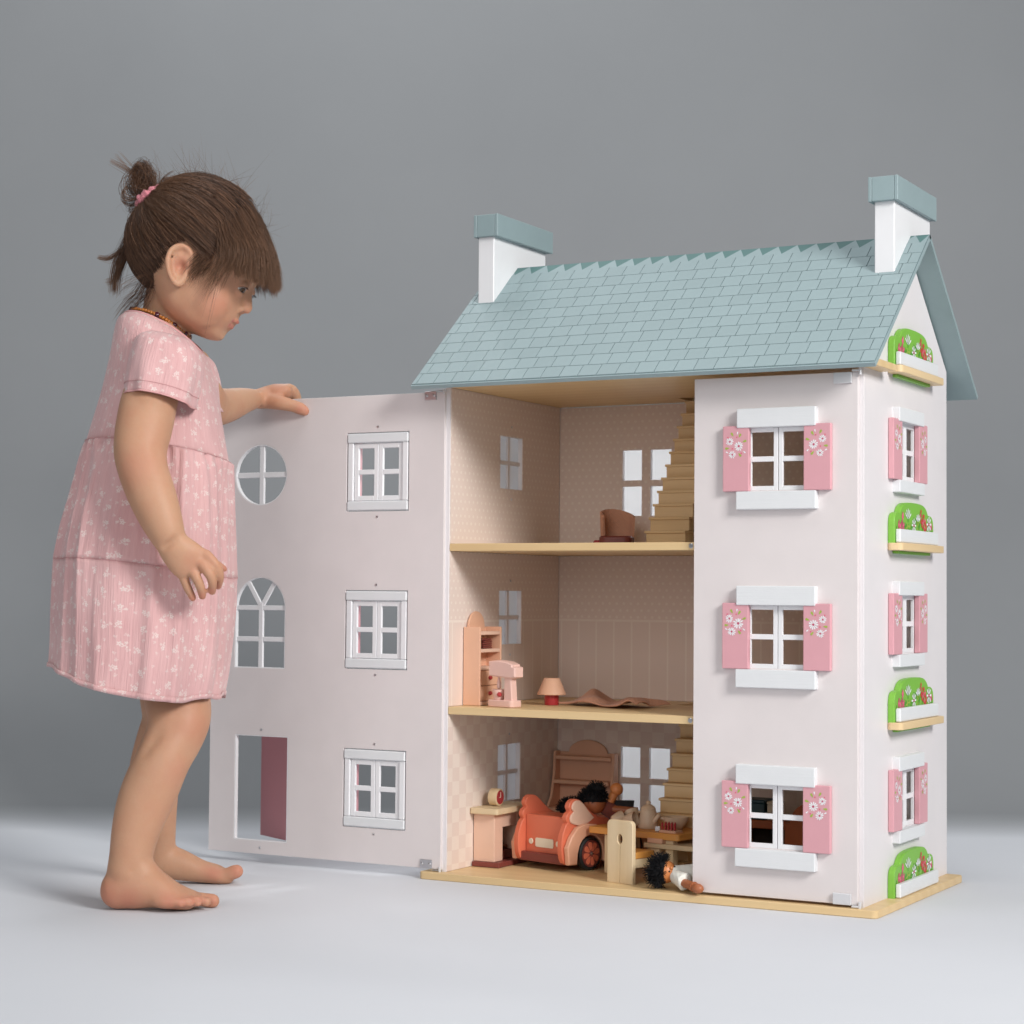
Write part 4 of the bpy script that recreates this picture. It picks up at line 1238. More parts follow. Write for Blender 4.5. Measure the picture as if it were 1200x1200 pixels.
# far (left) arm reaching to the open door
dd = door_d(335, 466)
loft([(222, 432, 2.375, 28), (234, 462, 2.400, 27), (248, 476, 2.440, 24), (266, 475, 2.490, 20.5), (281, 470.5, 2.530, 16.8), (294, 468, dd - .030, 13.2), (302, 467.5, dd - .012, 11.3, 12)])
loft([(299, 468, dd - .018, 11.2, 12), (311, 466, dd - .004, 13.2, 15), (323, 463, dd + .002, 13.2, 19), (332, 460.5, dd + .006, 10.5, 20)])
dt = door_d(350, 478)
loft([(314, 470, dd - .012, 9.5), (328, 472, dt - .0095, 8.8), (343, 475.5, dt - .0088, 7.4), (352, 479, dt - .0080, 7.4), (357.5, 482, dt - .0072, 6.2)], 14)
for k, (x0, dz, tip) in enumerate(((337, .004, (348, 470)), (336, .012, (347, 474)), (333, .020, (343, 476)), (329, .027, (338, 474)))):
    loft([(x0 - 9, 459, dd + .002 + dz, 7.6), (x0 + 2, 456.5 + k * .3, dd + .006 + dz, 7.4), (x0 + 8.5, 462, dd + .012 + dz * .6, 6.6), (tip[0], tip[1], dd + .0165 + dz * .35, 5.8)], 14)
# near leg and foot (right foot seen from its outer side)
loft([(204, 740, 2.268, 44), (203, 785, 2.270, 40), (207, 815, 2.264, 39), (210, 840, 2.248, 37.5), (204, 863, 2.238, 34.5), (191, 890, 2.226, 32.5), (177, 922, 2.222, 33.5),
      (166, 950, 2.216, 31.5), (158, 978, 2.210, 28), (153.5, 1003, 2.206, 25.5), (151, 1022, 2.204, 26)])
pblob(139, 1044, 2.203, 22, 21.5, 21)
loft([(140, 1041, 2.203, 24, 22), (160, 1038, 2.202, 27, 24), (182, 1042, 2.202, 22.5, 25), (203, 1050, 2.204, 15.5, 28), (220, 1054.5, 2.206, 11, 28)], lat=TOW)
loft([(152, 1010, 2.205, 25), (166, 1026, 2.203, 22), (186, 1039, 2.204, 17), (208, 1048, 2.206, 12, 20), (228, 1053, 2.210, 9, 15)])
pblob(196, 1056, 2.184, 20, 9.5, 12)
for x, y, d, r in ((208.5, 1059, 2.178, 5.4), (218.5, 1058, 2.183, 5.6), (228, 1057.3, 2.190, 5.9), (237.5, 1056.8, 2.200, 6.4), (245, 1056.5, 2.220, 8.6)):
    loft([(x - 15, y - 3.5, d + .001, r), (x - 5, y - 2.2, d, r * .95), (x + 4, y - .5, d, r * 1.02)], 14)
# far leg and foot (left foot seen from its inner side)
loft([(206, 740, 2.350, 46), (204, 790, 2.358, 42), (202, 820, 2.364, 38), (200, 845, 2.368, 34), (190, 870, 2.372, 31), (181, 905, 2.378, 30), (182, 935, 2.384, 27),
      (186.5, 962, 2.390, 20.5), (189, 985, 2.396, 16.8), (188, 1006, 2.400, 17)])
loft([(178, 1016, 2.405, 17), (194, 1010, 2.402, 20), (214, 1014.5, 2.402, 18), (236, 1021, 2.405, 13.2, 18), (255, 1024.5, 2.408, 11, 22), (262, 1026, 2.412, 8.5, 20)])
loft([(252, 1025, 2.398, 9.5), (264, 1025, 2.396, 7.8), (273, 1022.5, 2.396, 8.4), (277.5, 1021, 2.396, 8.2)], 14)
for k, (x, d) in enumerate(((274, 2.415), (270, 2.428), (265, 2.438), (259, 2.446))):
    loft([(x - 14, 1025.5, d, 6.5), (x - 5, 1023.5, d, 6.2), (x + 2, 1024.5, d, 6.2)], 12)

# ---- head: rings stacked along the tilted head axis, in head pixels (f forward, u up, l sideways)
HP = DM / FPX                                            # metres per head pixel
TILT, YAWH = R_(22), R_(2)
HC = at(232, 300, DM)
_f0, _u0 = UH * math.cos(TILT) - UPZ * math.sin(TILT), UH * math.sin(TILT) + UPZ * math.cos(TILT)
_rot = Matrix.Rotation(-YAWH, 3, 'Z')
HFv, HUv, HLv = _rot @ _f0, _rot @ _u0, _rot @ TOW
def H(f, u, l): return HC + (HFv * f + HUv * u + HLv * l) * HP
def to_head(P):
    q = (Vector(P) - HC) / HP
    return q.dot(HFv), q.dot(HUv), q.dot(HLv)
def hp(x, y, l):                                         # picture point at sideways offset l -> head coordinates
    l0 = l
    for _ in range(3):
        f, u, ll = to_head(at(x, y, DM - l0 * HP))
        l0 += (l - ll)
    return f, u, l
RN = [(-86, 52, 16, 13, 2.0), (-82, 61, 2, 30, 2.1), (-77, 64.5, -10, 40, 2.2), (-71, 64.5, -18, 47, 2.3), (-65, 67.5, -24, 52, 2.4), (-58, 70.5, -30, 56, 2.45), (-51, 71.5, -35, 59, 2.45),
      (-44, 71, -42, 61.5, 2.4), (-34, 70.5, -50, 63.5, 2.35), (-22, 71.5, -60, 65, 2.3), (-12, 74, -67, 66, 2.25), (0, 77, -72, 67.5, 2.2), (15, 79.5, -75, 68.5, 2.15), (30, 77, -76, 68, 2.1),
      (45, 71, -74, 65, 2.05), (60, 57, -67, 57, 2.0), (72, 40, -56, 46, 2.0), (80, 22, -42, 33, 2.0), (85, 0, -24, 15, 2.0)]
RA = catmull(np.array(RN), 3)
NR = 48
hr = []
for u, f, k, w, ex in RA:
    c = (f * .35 + k * .65) if u < -40 else (f * .42 + k * .58)
    row = []
    for j in range(NR):
        a = 2 * math.pi * j / NR
        ca, sa = math.cos(a), math.sin(a)
        e = 2.0 / (ex if ca > 0 else 2.0)
        cx = math.copysign(abs(ca) ** e, ca); sx = math.copysign(abs(sa) ** e, sa)
        row.append(bodybm.verts.new(H(c + (f - c if ca > 0 else c - k) * cx, u, w * sx)))
    hr.append(row)
for a, b in zip(hr, hr[1:]):
    for j in range(NR):
        bodybm.faces.new((a[j], a[(j + 1) % NR], b[(j + 1) % NR], b[j]))
bodybm.faces.new(hr[0][::-1]); bodybm.faces.new(hr[-1])
def hblob(f, u, l, rf, ru, rl, tilt=0):
    r = bmesh.ops.create_icosphere(bodybm, subdivisions=3, radius=1.0)
    c, s = math.cos(R_(tilt)), math.sin(R_(tilt))
    for v in r["verts"]:
        a, b, d = v.co.x * rf, v.co.y * ru, v.co.z * rl
        v.co = H(f + a * c - b * s, u + a * s + b * c, l + d)
def htube(pts, r, n=12, taper=None):
    tube_bm(bodybm, [H(*p) for p in pts], r * HP, n, taper=taper)
# cheeks, jaw, nose, lips
for s in (-1, 1):
    hblob(38, -46, s * 30, 28, 30, 28)
    hblob(30, -61, s * 29, 31, 21, 23)
    hblob(71.5, -39.5, s * 7.2, 5.8, 5.2, 4.6)            # nostril wings
htube([(70, -8, 0), (71.0, -18, 0), (73.6, -28, 0), (76.6, -36, 0)], 1, 14, lambda t: 5.4 + 2.4 * t)
hblob(77.2, -36.0, 0, 6.0, 5.8, 6.6)                      # tip
up = [(63.0, -56.5, 20), (68.5, -55.4, 12), (72.2, -54.0, 5), (72.8, -54.2, 0), (72.2, -54.0, -5), (68.5, -55.4, -12), (63.0, -56.5, -20)]
lo = [(62.5, -57.8, 18), (66.0, -60.8, 11), (68.0, -62.2, 5), (68.4, -62.4, 0), (68.0, -62.2, -5), (66.0, -60.8, -11), (62.5, -57.8, -18)]
htube(up, 1, 10, lambda t: 1.4 + 1.9 * math.sin(math.pi * t))
htube(lo, 1, 10, lambda t: 1.4 + 2.1 * math.sin(math.pi * t))
hblob(57, -76, 0, 9, 8.5, 15)                               # chin
# ears
def ear(side):
    lift = 66 * side
    def e(x, y, l): 
        f, u, _ = hp(x, y, 66)
        return (f, u, side * l)
    rim = [(219, 318, 64), (224.5, 307, 67), (223.5, 296, 70), (217, 290, 73), (208.5, 290.5, 75), (201.5, 297, 77), (199, 308, 78), (200, 319, 76), (203.5, 328, 73), (208, 333.5, 70), (212, 331, 67), (213.5, 324, 65)]
    P = catmull(np.array([e(*q) for q in rim]), 3)
    htube([tuple(p) for p in P], 1, 10, lambda t: 3.4 if t < .75 else 3.4 + 2.6 * (t - .75) / .25)
    f, u, l = e(210, 311, 66)
    hblob(f, u + 2, side * 69.0, 13.2, 22.5, 3.8, -6)
    f2, u2, _ = e(208.5, 297, 66); hblob(f2, u2, side * 71.5, 6.5, 5.5, 3.4)
    f2, u2, _ = e(215.5, 323, 66); hblob(f2, u2, side * 66, 6, 6, 4)
    P = [e(207, 300, 72), e(204.5, 309, 73), e(206.5, 319, 71), e(210.5, 324, 69)]
    htube([tuple(p) for p in catmull(np.array(P), 3)], 2.6, 8)
    f, u, l = e(218.5, 315, 68); hblob(f, u, l, 3.2, 4.5, 3.0)
ear(1); ear(-1)
# eyelids ride on the eyeballs
_ef = hp(283.5, 338.5, 30)
ER = 10.8
EYE = [(_ef[0] - 7.6, _ef[1] + 1.6, s * (30 - 7.6)) for s in (1, -1)]
for c in EYE:
    s = 1 if c[2] > 0 else -1
    hblob(c[0] - 9.5, c[1] + 13.5, c[2] + s * 5, 12.5, 6, 17)          # brow
def eye_pt(c, az, el, r):
    s = 1 if c[2] > 0 else -1
    return (c[0] + r * math.cos(el) * math.cos(az), c[1] + r * math.sin(el), c[2] + s * r * math.cos(el) * math.sin(az))
UPL = [(-34, -15), (-20, -1), (0, 3), (22, 5), (44, 2), (60, -4), (74, -12)]
LOL = [(-34, -17), (-18, -24), (2, -28), (26, -29), (46, -26), (62, -19), (74, -13)]
for c in EYE:
    a = catmull(np.array(UPL, float), 4); b = catmull(np.array(LOL, float), 4)
    htube([eye_pt(c, R_(p[0]), R_(p[1] + 9), ER + .1) for p in a], 2.5, 8)
    htube([eye_pt(c, R_(p[0]), R_(p[1] + 24), ER - .6) for p in a], 3.4, 8)
    htube([eye_pt(c, R_(p[0]), R_(p[1] - 8), ER - .1) for p in b], 2.2, 8)
    htube([eye_pt(c, R_(p[0]), R_(p[1] - 24), ER - 1.4) for p in b], 3.6, 8)

# ---- one continuous skin: voxel union, smoothing, then fine shaping
bmesh.ops.recalc_face_normals(bodybm, faces=bodybm.faces)
raw = bpy.data.meshes.new('body'); bodybm.to_mesh(raw); bodybm.free()
tmp = bpy.data.objects.new('tmp_body', raw); COL.objects.link(tmp)
md = tmp.modifiers.new('r', 'REMESH'); md.mode = 'VOXEL'; md.voxel_size = .00165; md.use_smooth_shade = True
md = tmp.modifiers.new('s', 'SMOOTH'); md.factor = .5; md.iterations = 5
body_me = bpy.data.meshes.new_from_object(tmp.evaluated_get(bpy.context.evaluated_depsgraph_get()))
bpy.data.objects.remove(tmp)
def soft_pass(me):
    nv = len(me.vertices)
    q = np.empty(nv * 3); me.vertices.foreach_get("co", q); q = q.reshape(-1, 3)
    w = np.ones(nv)
    def hard(P, rad, keep=0.0):
        d = np.linalg.norm(q - np.array(P), axis=1)
        np.minimum(w, np.clip((d / rad - .75) / .5, keep, 1), out=w)
    for c in EYE: hard(H(c[0] + 8, c[1], c[2]), 15 * HP)
    hard(H(76, -36, 0), 13 * HP, .12)
    for p in up + lo: hard(H(*p), 7 * HP, .15)
    for s_ in (1, -1):
        c = hp(211, 311, 66); hard(H(c[0], c[1], s_ * 72), 30 * HP)
    hard(at(238, 682, 2.152), .034); hard(at(225, 668, 2.150), .024, .1)
    hard(at(340, 468, dd), .034); 
    for x, y, d in ((212, 1058, 2.176), (226, 1057, 2.184), (240, 1056, 2.20), (248, 1056, 2.22), (276, 1022, 2.40)): hard(at(x, y, d), .013, .05)
    ob = bpy.data.objects.new('tmp', me); COL.objects.link(ob)
    vg = ob.vertex_groups.new(name='soft')
    wq = np.round(w, 1)
    for val in np.unique(wq):
        if val > 0: vg.add(np.nonzero(wq == val)[0].tolist(), float(val), 'REPLACE')
    md = ob.modifiers.new('s', 'SMOOTH'); md.factor = .5; md.iterations = 34; md.vertex_group = 'soft'
    out = bpy.data.meshes.new_from_object(ob.evaluated_get(bpy.context.evaluated_depsgraph_get()))
    bpy.data.objects.remove(ob)
    return out
body_me = soft_pass(body_me)
nv = len(body_me.vertices)
co = np.empty(nv * 3, np.float64); body_me.vertices.foreach_get("co", co); co = co.reshape(-1, 3)
nrm = np.empty(nv * 3, np.float64); body_me.vertex_normals.foreach_get("vector", nrm); nrm = nrm.reshape(-1, 3)
def brush(P, rad, amt, only=None):
    P = np.array(P); d = np.linalg.norm(co - P, axis=1)
    w = np.exp(-(d / rad) ** 2)
    co[:] += nrm * (w * amt)[:, None]
px = HP
for s in (1, -1):
    brush(H(75, -41.5, s * 5.5), 2.6 * px, -2.6 * px)     # nostrils
    brush(H(62, -56.8, s * 20), 3.0 * px, -1.8 * px)      # mouth corners
    c = hp(213, 313, 66); brush(H(c[0], c[1], s * 72), 5.5 * px, -7.5 * px)
    c = hp(211, 320, 66); brush(H(c[0], c[1], s * 71), 4 * px, -4.0 * px)
    for gx, gy in catmull(np.array([(217, 298.), (210, 297), (205.5, 302), (204, 309), (204.5, 317), (207, 324)]), 4):
        c = hp(gx, gy, 66); brush(H(c[0], c[1], s * 74), 2.4 * px, -.75 * px)
    brush(H(56, -15, s * 45), 8 * px, -1.2 * px)
for c in EYE:                                             # open the lids: press the skin between them behind the eyeball
    sg = 1 if c[2] > 0 else -1
    q = (co - np.array(HC)) / HP
    F_, U_, L_ = q @ np.array(HFv) - c[0], q @ np.array(HUv) - c[1], (q @ np.array(HLv) - c[2]) * sg
    rad_ = np.sqrt(F_ ** 2 + U_ ** 2 + L_ ** 2); az_ = np.degrees(np.arctan2(L_, F_)); el_ = np.degrees(np.arcsin(U_ / np.maximum(rad_, 1e-9)))
    ua, la = np.array(UPL, float), np.array(LOL, float)
    top_, bot_ = np.interp(az_, ua[:, 0], ua[:, 1]) + 1, np.interp(az_, la[:, 0], la[:, 1]) - 1
    k_ = (rad_ < ER + 4.5) & (rad_ > ER - 5) & (az_ > -33) & (az_ < 73) & (el_ < top_) & (el_ > bot_)
    dirv = (co - np.array(H(*c))); dirv /= np.linalg.norm(dirv, axis=1)[:, None]
    co[k_] = np.array(H(*c)) + dirv[k_] * (ER - 1.8) * HP
for l_ in np.linspace(-19, 19, 15):                        # parting of the lips
    brush(H(72.0 - (l_ / 19) ** 2 * 9.5, -58.2 + (l_ / 19) ** 2 * .8, l_), 1.7 * px, -1.1 * px)
brush(H(74, -47, 0), 3.5 * px, -1.0 * px)                 # philtrum
for P, rr_, am in ((at(193, 524, 2.150), .010, -.0035), (at(203, 518, 2.155), .009, -.002), (at(181, 858, 2.200), .009, -.0040), (at(176, 868, 2.200), .008, -.0032), (at(170, 880, 2.200), .007, -.0020), (at(205, 852, 2.200), .010, -.0016), (at(226, 846, 2.205), .016, .0022), (at(222, 884, 2.21), .012, -.0020),
                   (at(170, 1014, 2.180), .005, -.0038), (at(162, 1018, 2.178), .005, -.0026), (at(176, 1010, 2.182), .005, -.0026), (at(155, 1022, 2.178), .005, -.0018), (at(160, 1003, 2.175), .010, .0016)):
    brush(P, rr_, am)
for q in np.linspace(0, 1, 9):                            # wrist creases
    brush(at(184 + 34 * q, 648 - 24 * q, 2.132), .0042, -.0034)
    brush(at(302 + 2 * q, 457 + 23 * q, dd - .022), .004, -.0014)
for x_, y_, d_ in ((213.5, 1054, 2.172), (223.5, 1053, 2.178), (233, 1052.4, 2.186), (241.5, 1051, 2.20), (214, 1059, 2.171), (224, 1058.5, 2.177), (233.5, 1057.5, 2.186)):
    brush(at(x_, y_, d_), .0028, -.0026)                    # gaps between the toes
zlow = co[:, 2] < .0006
co[zlow, 2] = .0006 + (co[zlow, 2] - .0006) * .03
body_me.vertices.foreach_set("co", co.ravel())
# flush: lips, cheeks, ears, fingertips, toes, heels, knees carry more red
red = np.zeros(nv); lip = np.zeros(nv)
def flush(P, rad, amt, arr=None):
    arr = red if arr is None else arr
    d = np.linalg.norm(co - np.array(P), axis=1)
    arr[:] = np.maximum(arr, amt * np.exp(-(d / rad) ** 2))
for s in (1, -1):
    flush(H(52, -46, s * 52), 22 * px, .50)
    c = hp(213, 312, 66); flush(H(c[0], c[1], s * 71), 9 * px, .8)
flush(H(80, -40, 0), 9 * px, .35)
for p in up[1:-1]: flush(H(p[0] + 2, p[1] - .6, p[2]), 2.9 * px, 1.0, lip)
for p in lo[1:-1]: flush(H(p[0] + 2, p[1], p[2]), 3.2 * px, 1.0, lip)
for s in (1, -1): flush(H(62, -57, s * 16), 3.0 * px, .6, lip)
for x, y, d in ((225.5, 702, 2.158), (236.8, 700, 2.152), (248, 695, 2.152), (253.5, 688, 2.165), (263, 667, 2.178), (358, 481, dt - .010), (352, 480, dt - .012), (346, 466, dd)):
    flush(at(x, y, d), .0065, .8)
for x, y, d, r in ((236, 848, 2.205, .030), (212, 905, 2.20, .020), (160, 545, 2.14, .026), (228, 664, 2.135, .014), (242, 658, 2.135, .014), (322, 456, dd - .01, .014)):
    flush(at(x, y, d), r, .42)
for x, y, d, r in ((214, 1057, 2.175, .010), (226, 1056, 2.182, .010), (236, 1055, 2.19, .010), (249, 1056, 2.21, .014), (128, 1052, 2.19, .022), (150, 1056, 2.185, .020), (197, 1058, 2.176, .012), (279, 1021, 2.39, .013), (250, 1022, 2.385, .014)):
    flush(at(x, y, d), r, .75)
for nm, arr in (('flush', red), ('lip', lip)):
    at_ = body_me.attributes.new(nm, 'FLOAT', 'POINT'); at_.data.foreach_set('value', arr.astype(np.float32))
body_me.polygons.foreach_set("use_smooth", [True] * len(body_me.polygons))

n = NT('child_skin')
p = n.coord()
a1 = n.node('ShaderNodeAttribute', attribute_name='flush').outputs['Fac']
a2 = n.node('ShaderNodeAttribute', attribute_name='lip').outputs['Fac']
mot = n.noise(p, 38, 5, .62); fine = n.noise(p, 420, 3); blot = n.ramp(n.noise(p, 17, 4, .6), .46, .72)
skin = n.mix(n.m('ADD', n.m('MULTIPLY', mot, .7), n.m('MULTIPLY', fine, .3)), (.475, .250, .150), (.570, .335, .215))
skin = n.mix(n.m('MULTIPLY', blot, .38), skin, (.49, .205, .125))
skin = n.mix(n.m('MULTIPLY', a1, .62), skin, (.52, .155, .115))
skin = n.mix(n.m('MULTIPLY', a2, .95), skin, (.44, .115, .105))
n.base(skin)
n.set(Roughness=n.m('ADD', .42, n.m('MULTIPLY', fine, .20)), Specular_IOR_Level=.32, Subsurface_Weight=.22, Subsurface_Scale=.006)
n.b.inputs['Subsurface Radius'].default_value = (1.0, .42, .22)
vo = n.node('ShaderNodeTexVoronoi'); vo.inputs['Scale'].default_value = 900
n.t.links.new(p, vo.inputs['Vector'])
n.bump(n.m('ADD', n.m('MULTIPLY', vo.outputs['Distance'], .5), n.m('MULTIPLY', fine, 1.2)), .10, .0006)
M['skin'] = n.mat

PERSON = thing('person', 'toddler in a pink floral dress with brown fringe and topknot holding the open dollhouse door', 'person', tuple(at(190, 1064, 2.30) * 1.0))
PERSON.location.z = 0
PO = PERSON.location.copy()
def cpart(name, me, mat, parent=None, smooth=False):
    o = obj(name, me, mat, None, smooth)
    o.parent = parent or PERSON
    if parent is None: o.location = -PO
    return o
cpart('body', body_me, M['skin'])
for c in EYE:
    s = 1 if c[2] > 0 else -1
    bm = bmesh.new(); bmesh.ops.create_uvsphere(bm, u_segments=40, v_segments=24, radius=ER * HP)
    me = bm_mesh(bm, 'eye', 80)
    at_ = me.attributes.new('gaze', 'FLOAT', 'POINT')
    g = (HFv * .76 - HUv * .46 + HLv * s * .40).normalized()
    at_.data.foreach_set('value', [math.degrees(Vector(v.co).normalized().angle(g)) for v in me.vertices])
    me.transform(Matrix.Translation(H(*c)))
    if 'eye' not in M:
        n = NT('eye')
        v = n.node('ShaderNodeAttribute', attribute_name='gaze').outputs['Fac']
        col = n.mix(n.ramp(v, 30, 33), (.095, .052, .030), (.70, .66, .64))
        col = n.mix(n.ramp(v, 12, 14), (.004, .004, .004), col)
        n.base(col); n.set(Roughness=.08, Specular_IOR_Level=.6)
        M['eye'] = n.mat
    cpart('eye', me, M['eye'])
# lashes
lash = paint('lash_brown', (.012, .008, .006), .5, .1, .05)
for c in EYE:
    bm = bmesh.new()
    a = catmull(np.array(UPL, float), 6)
    for p in a[16:34]:
        for k in range(1):
            az, el = R_(p[0] + random.uniform(-2, 2)), R_(p[1] + 3)
            p0 = eye_pt(c, az, el + R_(3), ER + 1.6); p1 = eye_pt(c, az * .97, el - R_(5), ER + 3.4); p2 = eye_pt(c, az * .92, el - R_(8), ER + 5.4)
            tube_bm(bm, [H(*p0), H(*p1), H(*p2)], .00024, 4, taper=lambda t: 1.1 - t * .8)
    cpart('eyelashes', bm_mesh(bm), lash)['kind'] = 'stuff'

# ------------------------------------------------------------------ dress
n = NT('pink_floral_crinkle_cotton')
uv = n.coord('UV')
u_, v_, _w = n.sep(uv)                                    # metres around and down
def sprig_layer(cell, seed, size):
    """scattered white sprigs: a turned five-petal bloom with stem and buds in most cells"""
    vo = n.node('ShaderNodeTexVoronoi', voronoi_dimensions='2D', feature='F1')
    vo.inputs['Scale'].default_value = 1.0 / cell
    vo.inputs['Randomness'].default_value = .72
    q = n.vm('ADD', uv, (seed, seed * .7, 0))
    n.put(vo.inputs['Vector'], q)
    d = n.vm('SUBTRACT', n.vm('SCALE', q, 1.0 / cell), n.vm('SCALE', vo.outputs['Position'], 1.0 / cell))
    rc, gc, bc = n.sep(vo.outputs['Color'])
    x, y, _z = n.sep(d)
    ang = n.m('MULTIPLY', rc, 6.283)
    ca, sa = n.m('COSINE', ang), n.m('SINE', ang)
    X = n.m('SUBTRACT', n.m('MULTIPLY', x, ca), n.m('MULTIPLY', y, sa))
    Y = n.m('ADD', n.m('MULTIPLY', x, sa), n.m('MULTIPLY', y, ca))
    def flower(cx, cy, r, k):
        dx, dy = n.m('SUBTRACT', X, cx), n.m('SUBTRACT', Y, cy)
        rr = n.m('SQRT', n.m('ADD', n.m('MULTIPLY', dx, dx), n.m('MULTIPLY', dy, dy)))
        th = n.m('ARCTAN2', dy, dx)
        pet = n.m('MULTIPLY', n.m('ADD', .35, n.m('MULTIPLY', n.m('ABSOLUTE', n.m('COSINE', n.m('MULTIPLY', th, k / 2))), .65)), r)
        f = n.m('SUBTRACT', 1.0, n.ramp(n.m('DIVIDE', rr, pet), .75, 1.0))
        return n.m('MULTIPLY', f, n.ramp(rr, r * .12, r * .22))
    def seg(x0, y0, x1, y1, wd):
        L = math.hypot(x1 - x0, y1 - y0); tx, ty = (x1 - x0) / L, (y1 - y0) / L
        a_ = n.m('ADD', n.m('MULTIPLY', n.m('SUBTRACT', X, x0), tx), n.m('MULTIPLY', n.m('SUBTRACT', Y, y0), ty))
        b_ = n.m('ABSOLUTE', n.m('SUBTRACT', n.m('MULTIPLY', n.m('SUBTRACT', X, x0), ty), n.m('MULTIPLY', n.m('SUBTRACT', Y, y0), tx)))
        ins = n.m('MULTIPLY', n.m('GREATER_THAN', a_, 0.0), n.m('LESS_THAN', a_, L))
        return n.m('MULTIPLY', ins, n.m('SUBTRACT', 1.0, n.ramp(b_, wd * .6, wd)))
    s = size
    parts = [flower(0, .12 * s, .20 * s, 5), flower(.20 * s, -.10 * s, .11 * s, 5), seg(0, .02, -.04 * s, -.30 * s, .022 * s), seg(-.03 * s, -.16 * s, .16 * s, -.10 * s, .02 * s), seg(-.02 * s, -.12 * s, -.17 * s, -.02 * s, .034 * s), seg(-.03 * s, -.22 * s, -.15 * s, -.24 * s, .03 * s)]
    f = parts[0]
    for q_ in parts[1:]: f = n.m('MAXIMUM', f, q_)
    return n.m('MULTIPLY', f, n.m('GREATER_THAN', gc, .12))
F = n.m('MAXIMUM', sprig_layer(.0190, 3.1, .82), n.m('MULTIPLY', sprig_layer(.0135, 11.7, .55), .8))
worn = n.noise(n.vm('MULTIPLY', uv, (2600, 420, 1)), 1.0, 3)
F = n.m('MULTIPLY', F, n.ramp(worn, .24, .38))
cr = n.noise(n.vm('MULTIPLY', uv, (620, 26, 1)), 1.0, 4, .6)
cr2 = n.noise(n.vm('MULTIPLY', uv, (210, 12, 1)), 1.0, 3, .5)
patch = n.noise(uv, 14, 3)
tone = n.m('ADD', n.m('MULTIPLY', cr, .40), n.m('ADD', n.m('MULTIPLY', cr2, .22), n.m('MULTIPLY', patch, .38)))
pk = n.mix(n.ramp(tone, .32, .66), (.62, .335, .335), (.77, .485, .475))
n.base(n.mix(n.m('MULTIPLY', F, .66), pk, (.82, .75, .70)))
n.set(Roughness=.85, Specular_IOR_Level=.18, Sheen_Weight=.25, Sheen_Roughness=.5)
n.bump(n.m('ADD', n.m('MULTIPLY', cr, 1.0), n.m('ADD', n.m('MULTIPLY', cr2, 1.1), n.m('MULTIPLY', n.noise(n.vm('MULTIPLY', uv, (1500, 1500, 1)), 1.0, 2), .25))), .62, .0024)
M['dress'] = n.mat

EXPO = 2.25
def garment(rows, nth, fold, v0=0.0, zf=None):
    """rows: list of (back xy, front xy, half depth m, side lift px); returns a grid mesh with metric UVs"""
    arr = []
    for r in rows:
        (xb, yb), (xf, yf), hw_, lift, dmid = r
        arr.append((xb, yb, xf, yf, hw_, lift, dmid))
    A = catmull(np.array(arr, float), 5)
    G, m = [], len(A)
    for i, (xb, yb, xf, yf, hw_, lift, dmid) in enumerate(A):
        s = i / (m - 1)
        Pb, Pf = at(xb, yb, dmid), at(xf, yf, dmid)
        c = (Pb + Pf) / 2; ax = (Pf - Pb) / 2
        row = []
        for j in range(nth):
            th = 2 * math.pi * j / nth
            ca, sa = math.cos(th), math.sin(th)
            ex = 2 / EXPO
            X = math.copysign(abs(ca) ** ex, ca); Y = math.copysign(abs(sa) ** ex, sa)
            k = 1 + fold(s, th)
            row.append(c + ax * X * k + TOW * hw_ * Y * k + UPZ * (lift * (abs(sa) ** 1.6) * DM / FPX + (zf(s, th) if zf else 0.0)))
        G.append(row)
    # metric uv
    vs = [p for r in G for p in r]
    fs, uvs = [], []
    vv = [v0]
    for i in range(1, m): vv.append(vv[-1] + np.mean([(G[i][j] - G[i - 1][j]).length for j in range(0, nth, 6)]))
    circ = np.mean([sum((r[(j + 1) % nth] - r[j]).length for j in range(nth)) for r in G])
    for i in range(m - 1):
        for j in range(nth):
            fs.append((i * nth + j, i * nth + (j + 1) % nth, (i + 1) * nth + (j + 1) % nth, (i + 1) * nth + j))
            uvs += [(circ * j / nth, vv[i]), (circ * (j + 1) / nth, vv[i]), (circ * (j + 1) / nth, vv[i + 1]), (circ * j / nth, vv[i + 1])]
    me = mesh_from(vs, fs, 'garment')
    lay = me.uv_layers.new(name='UVMap')
    lay.data.foreach_set('uv', np.array(uvs, np.float32).ravel())
    return me, G, vv[-1]
def dress_part(name, me, parent=None, thick=.0014):
    o = cpart(name, me, M['dress'], parent, True)
    md = o.modifiers.new('t', 'SOLIDIFY'); md.thickness = thick; md.offset = -1
    return o
ph = [random.uniform(0, 6.28) for _ in range(12)]
def vnoise(x, k):                                          # smooth periodic noise round the body
    t = (x / (2 * math.pi) * k) % k
    i = int(t); f = t - i; f = f * f * (3 - 2 * f)
    h = lambda j: math.sin(j % k * 127.1 + k * 311.7) * 43758.5453 % 1.0
    return (h(i) * (1 - f) + h(i + 1) * f) * 2 - 1
def ridge(x, k): return 1 - 2 * abs(vnoise(x, k)) ** .8    # soft-crested fold
def f_bod(s, th):
    return .016 * math.sin(5 * th + ph[0] + 3 * s) * s + .014 * vnoise(th + .5 * s, 19) * s + .010 * vnoise(th - .8 * s, 33) * min(s * 3, 1)
def gath(th): return .55 + .45 * math.sin(3 * th + ph[2]) 
def f_sk1(s, th):
    g = math.exp(-s * 4.5)
    a = .040 * min(s * 2.2, 1)
    return .070 * g * min(s * 14, 1) * (vnoise(th + .15 * s, 61) + .6 * vnoise(th, 97)) + a * (.7 * vnoise(th + .05 * s, 7) + ridge(th + .10 * s, 19) + .6 * ridge(th - .06 * s, 31) + .9 * vnoise(th, 11))
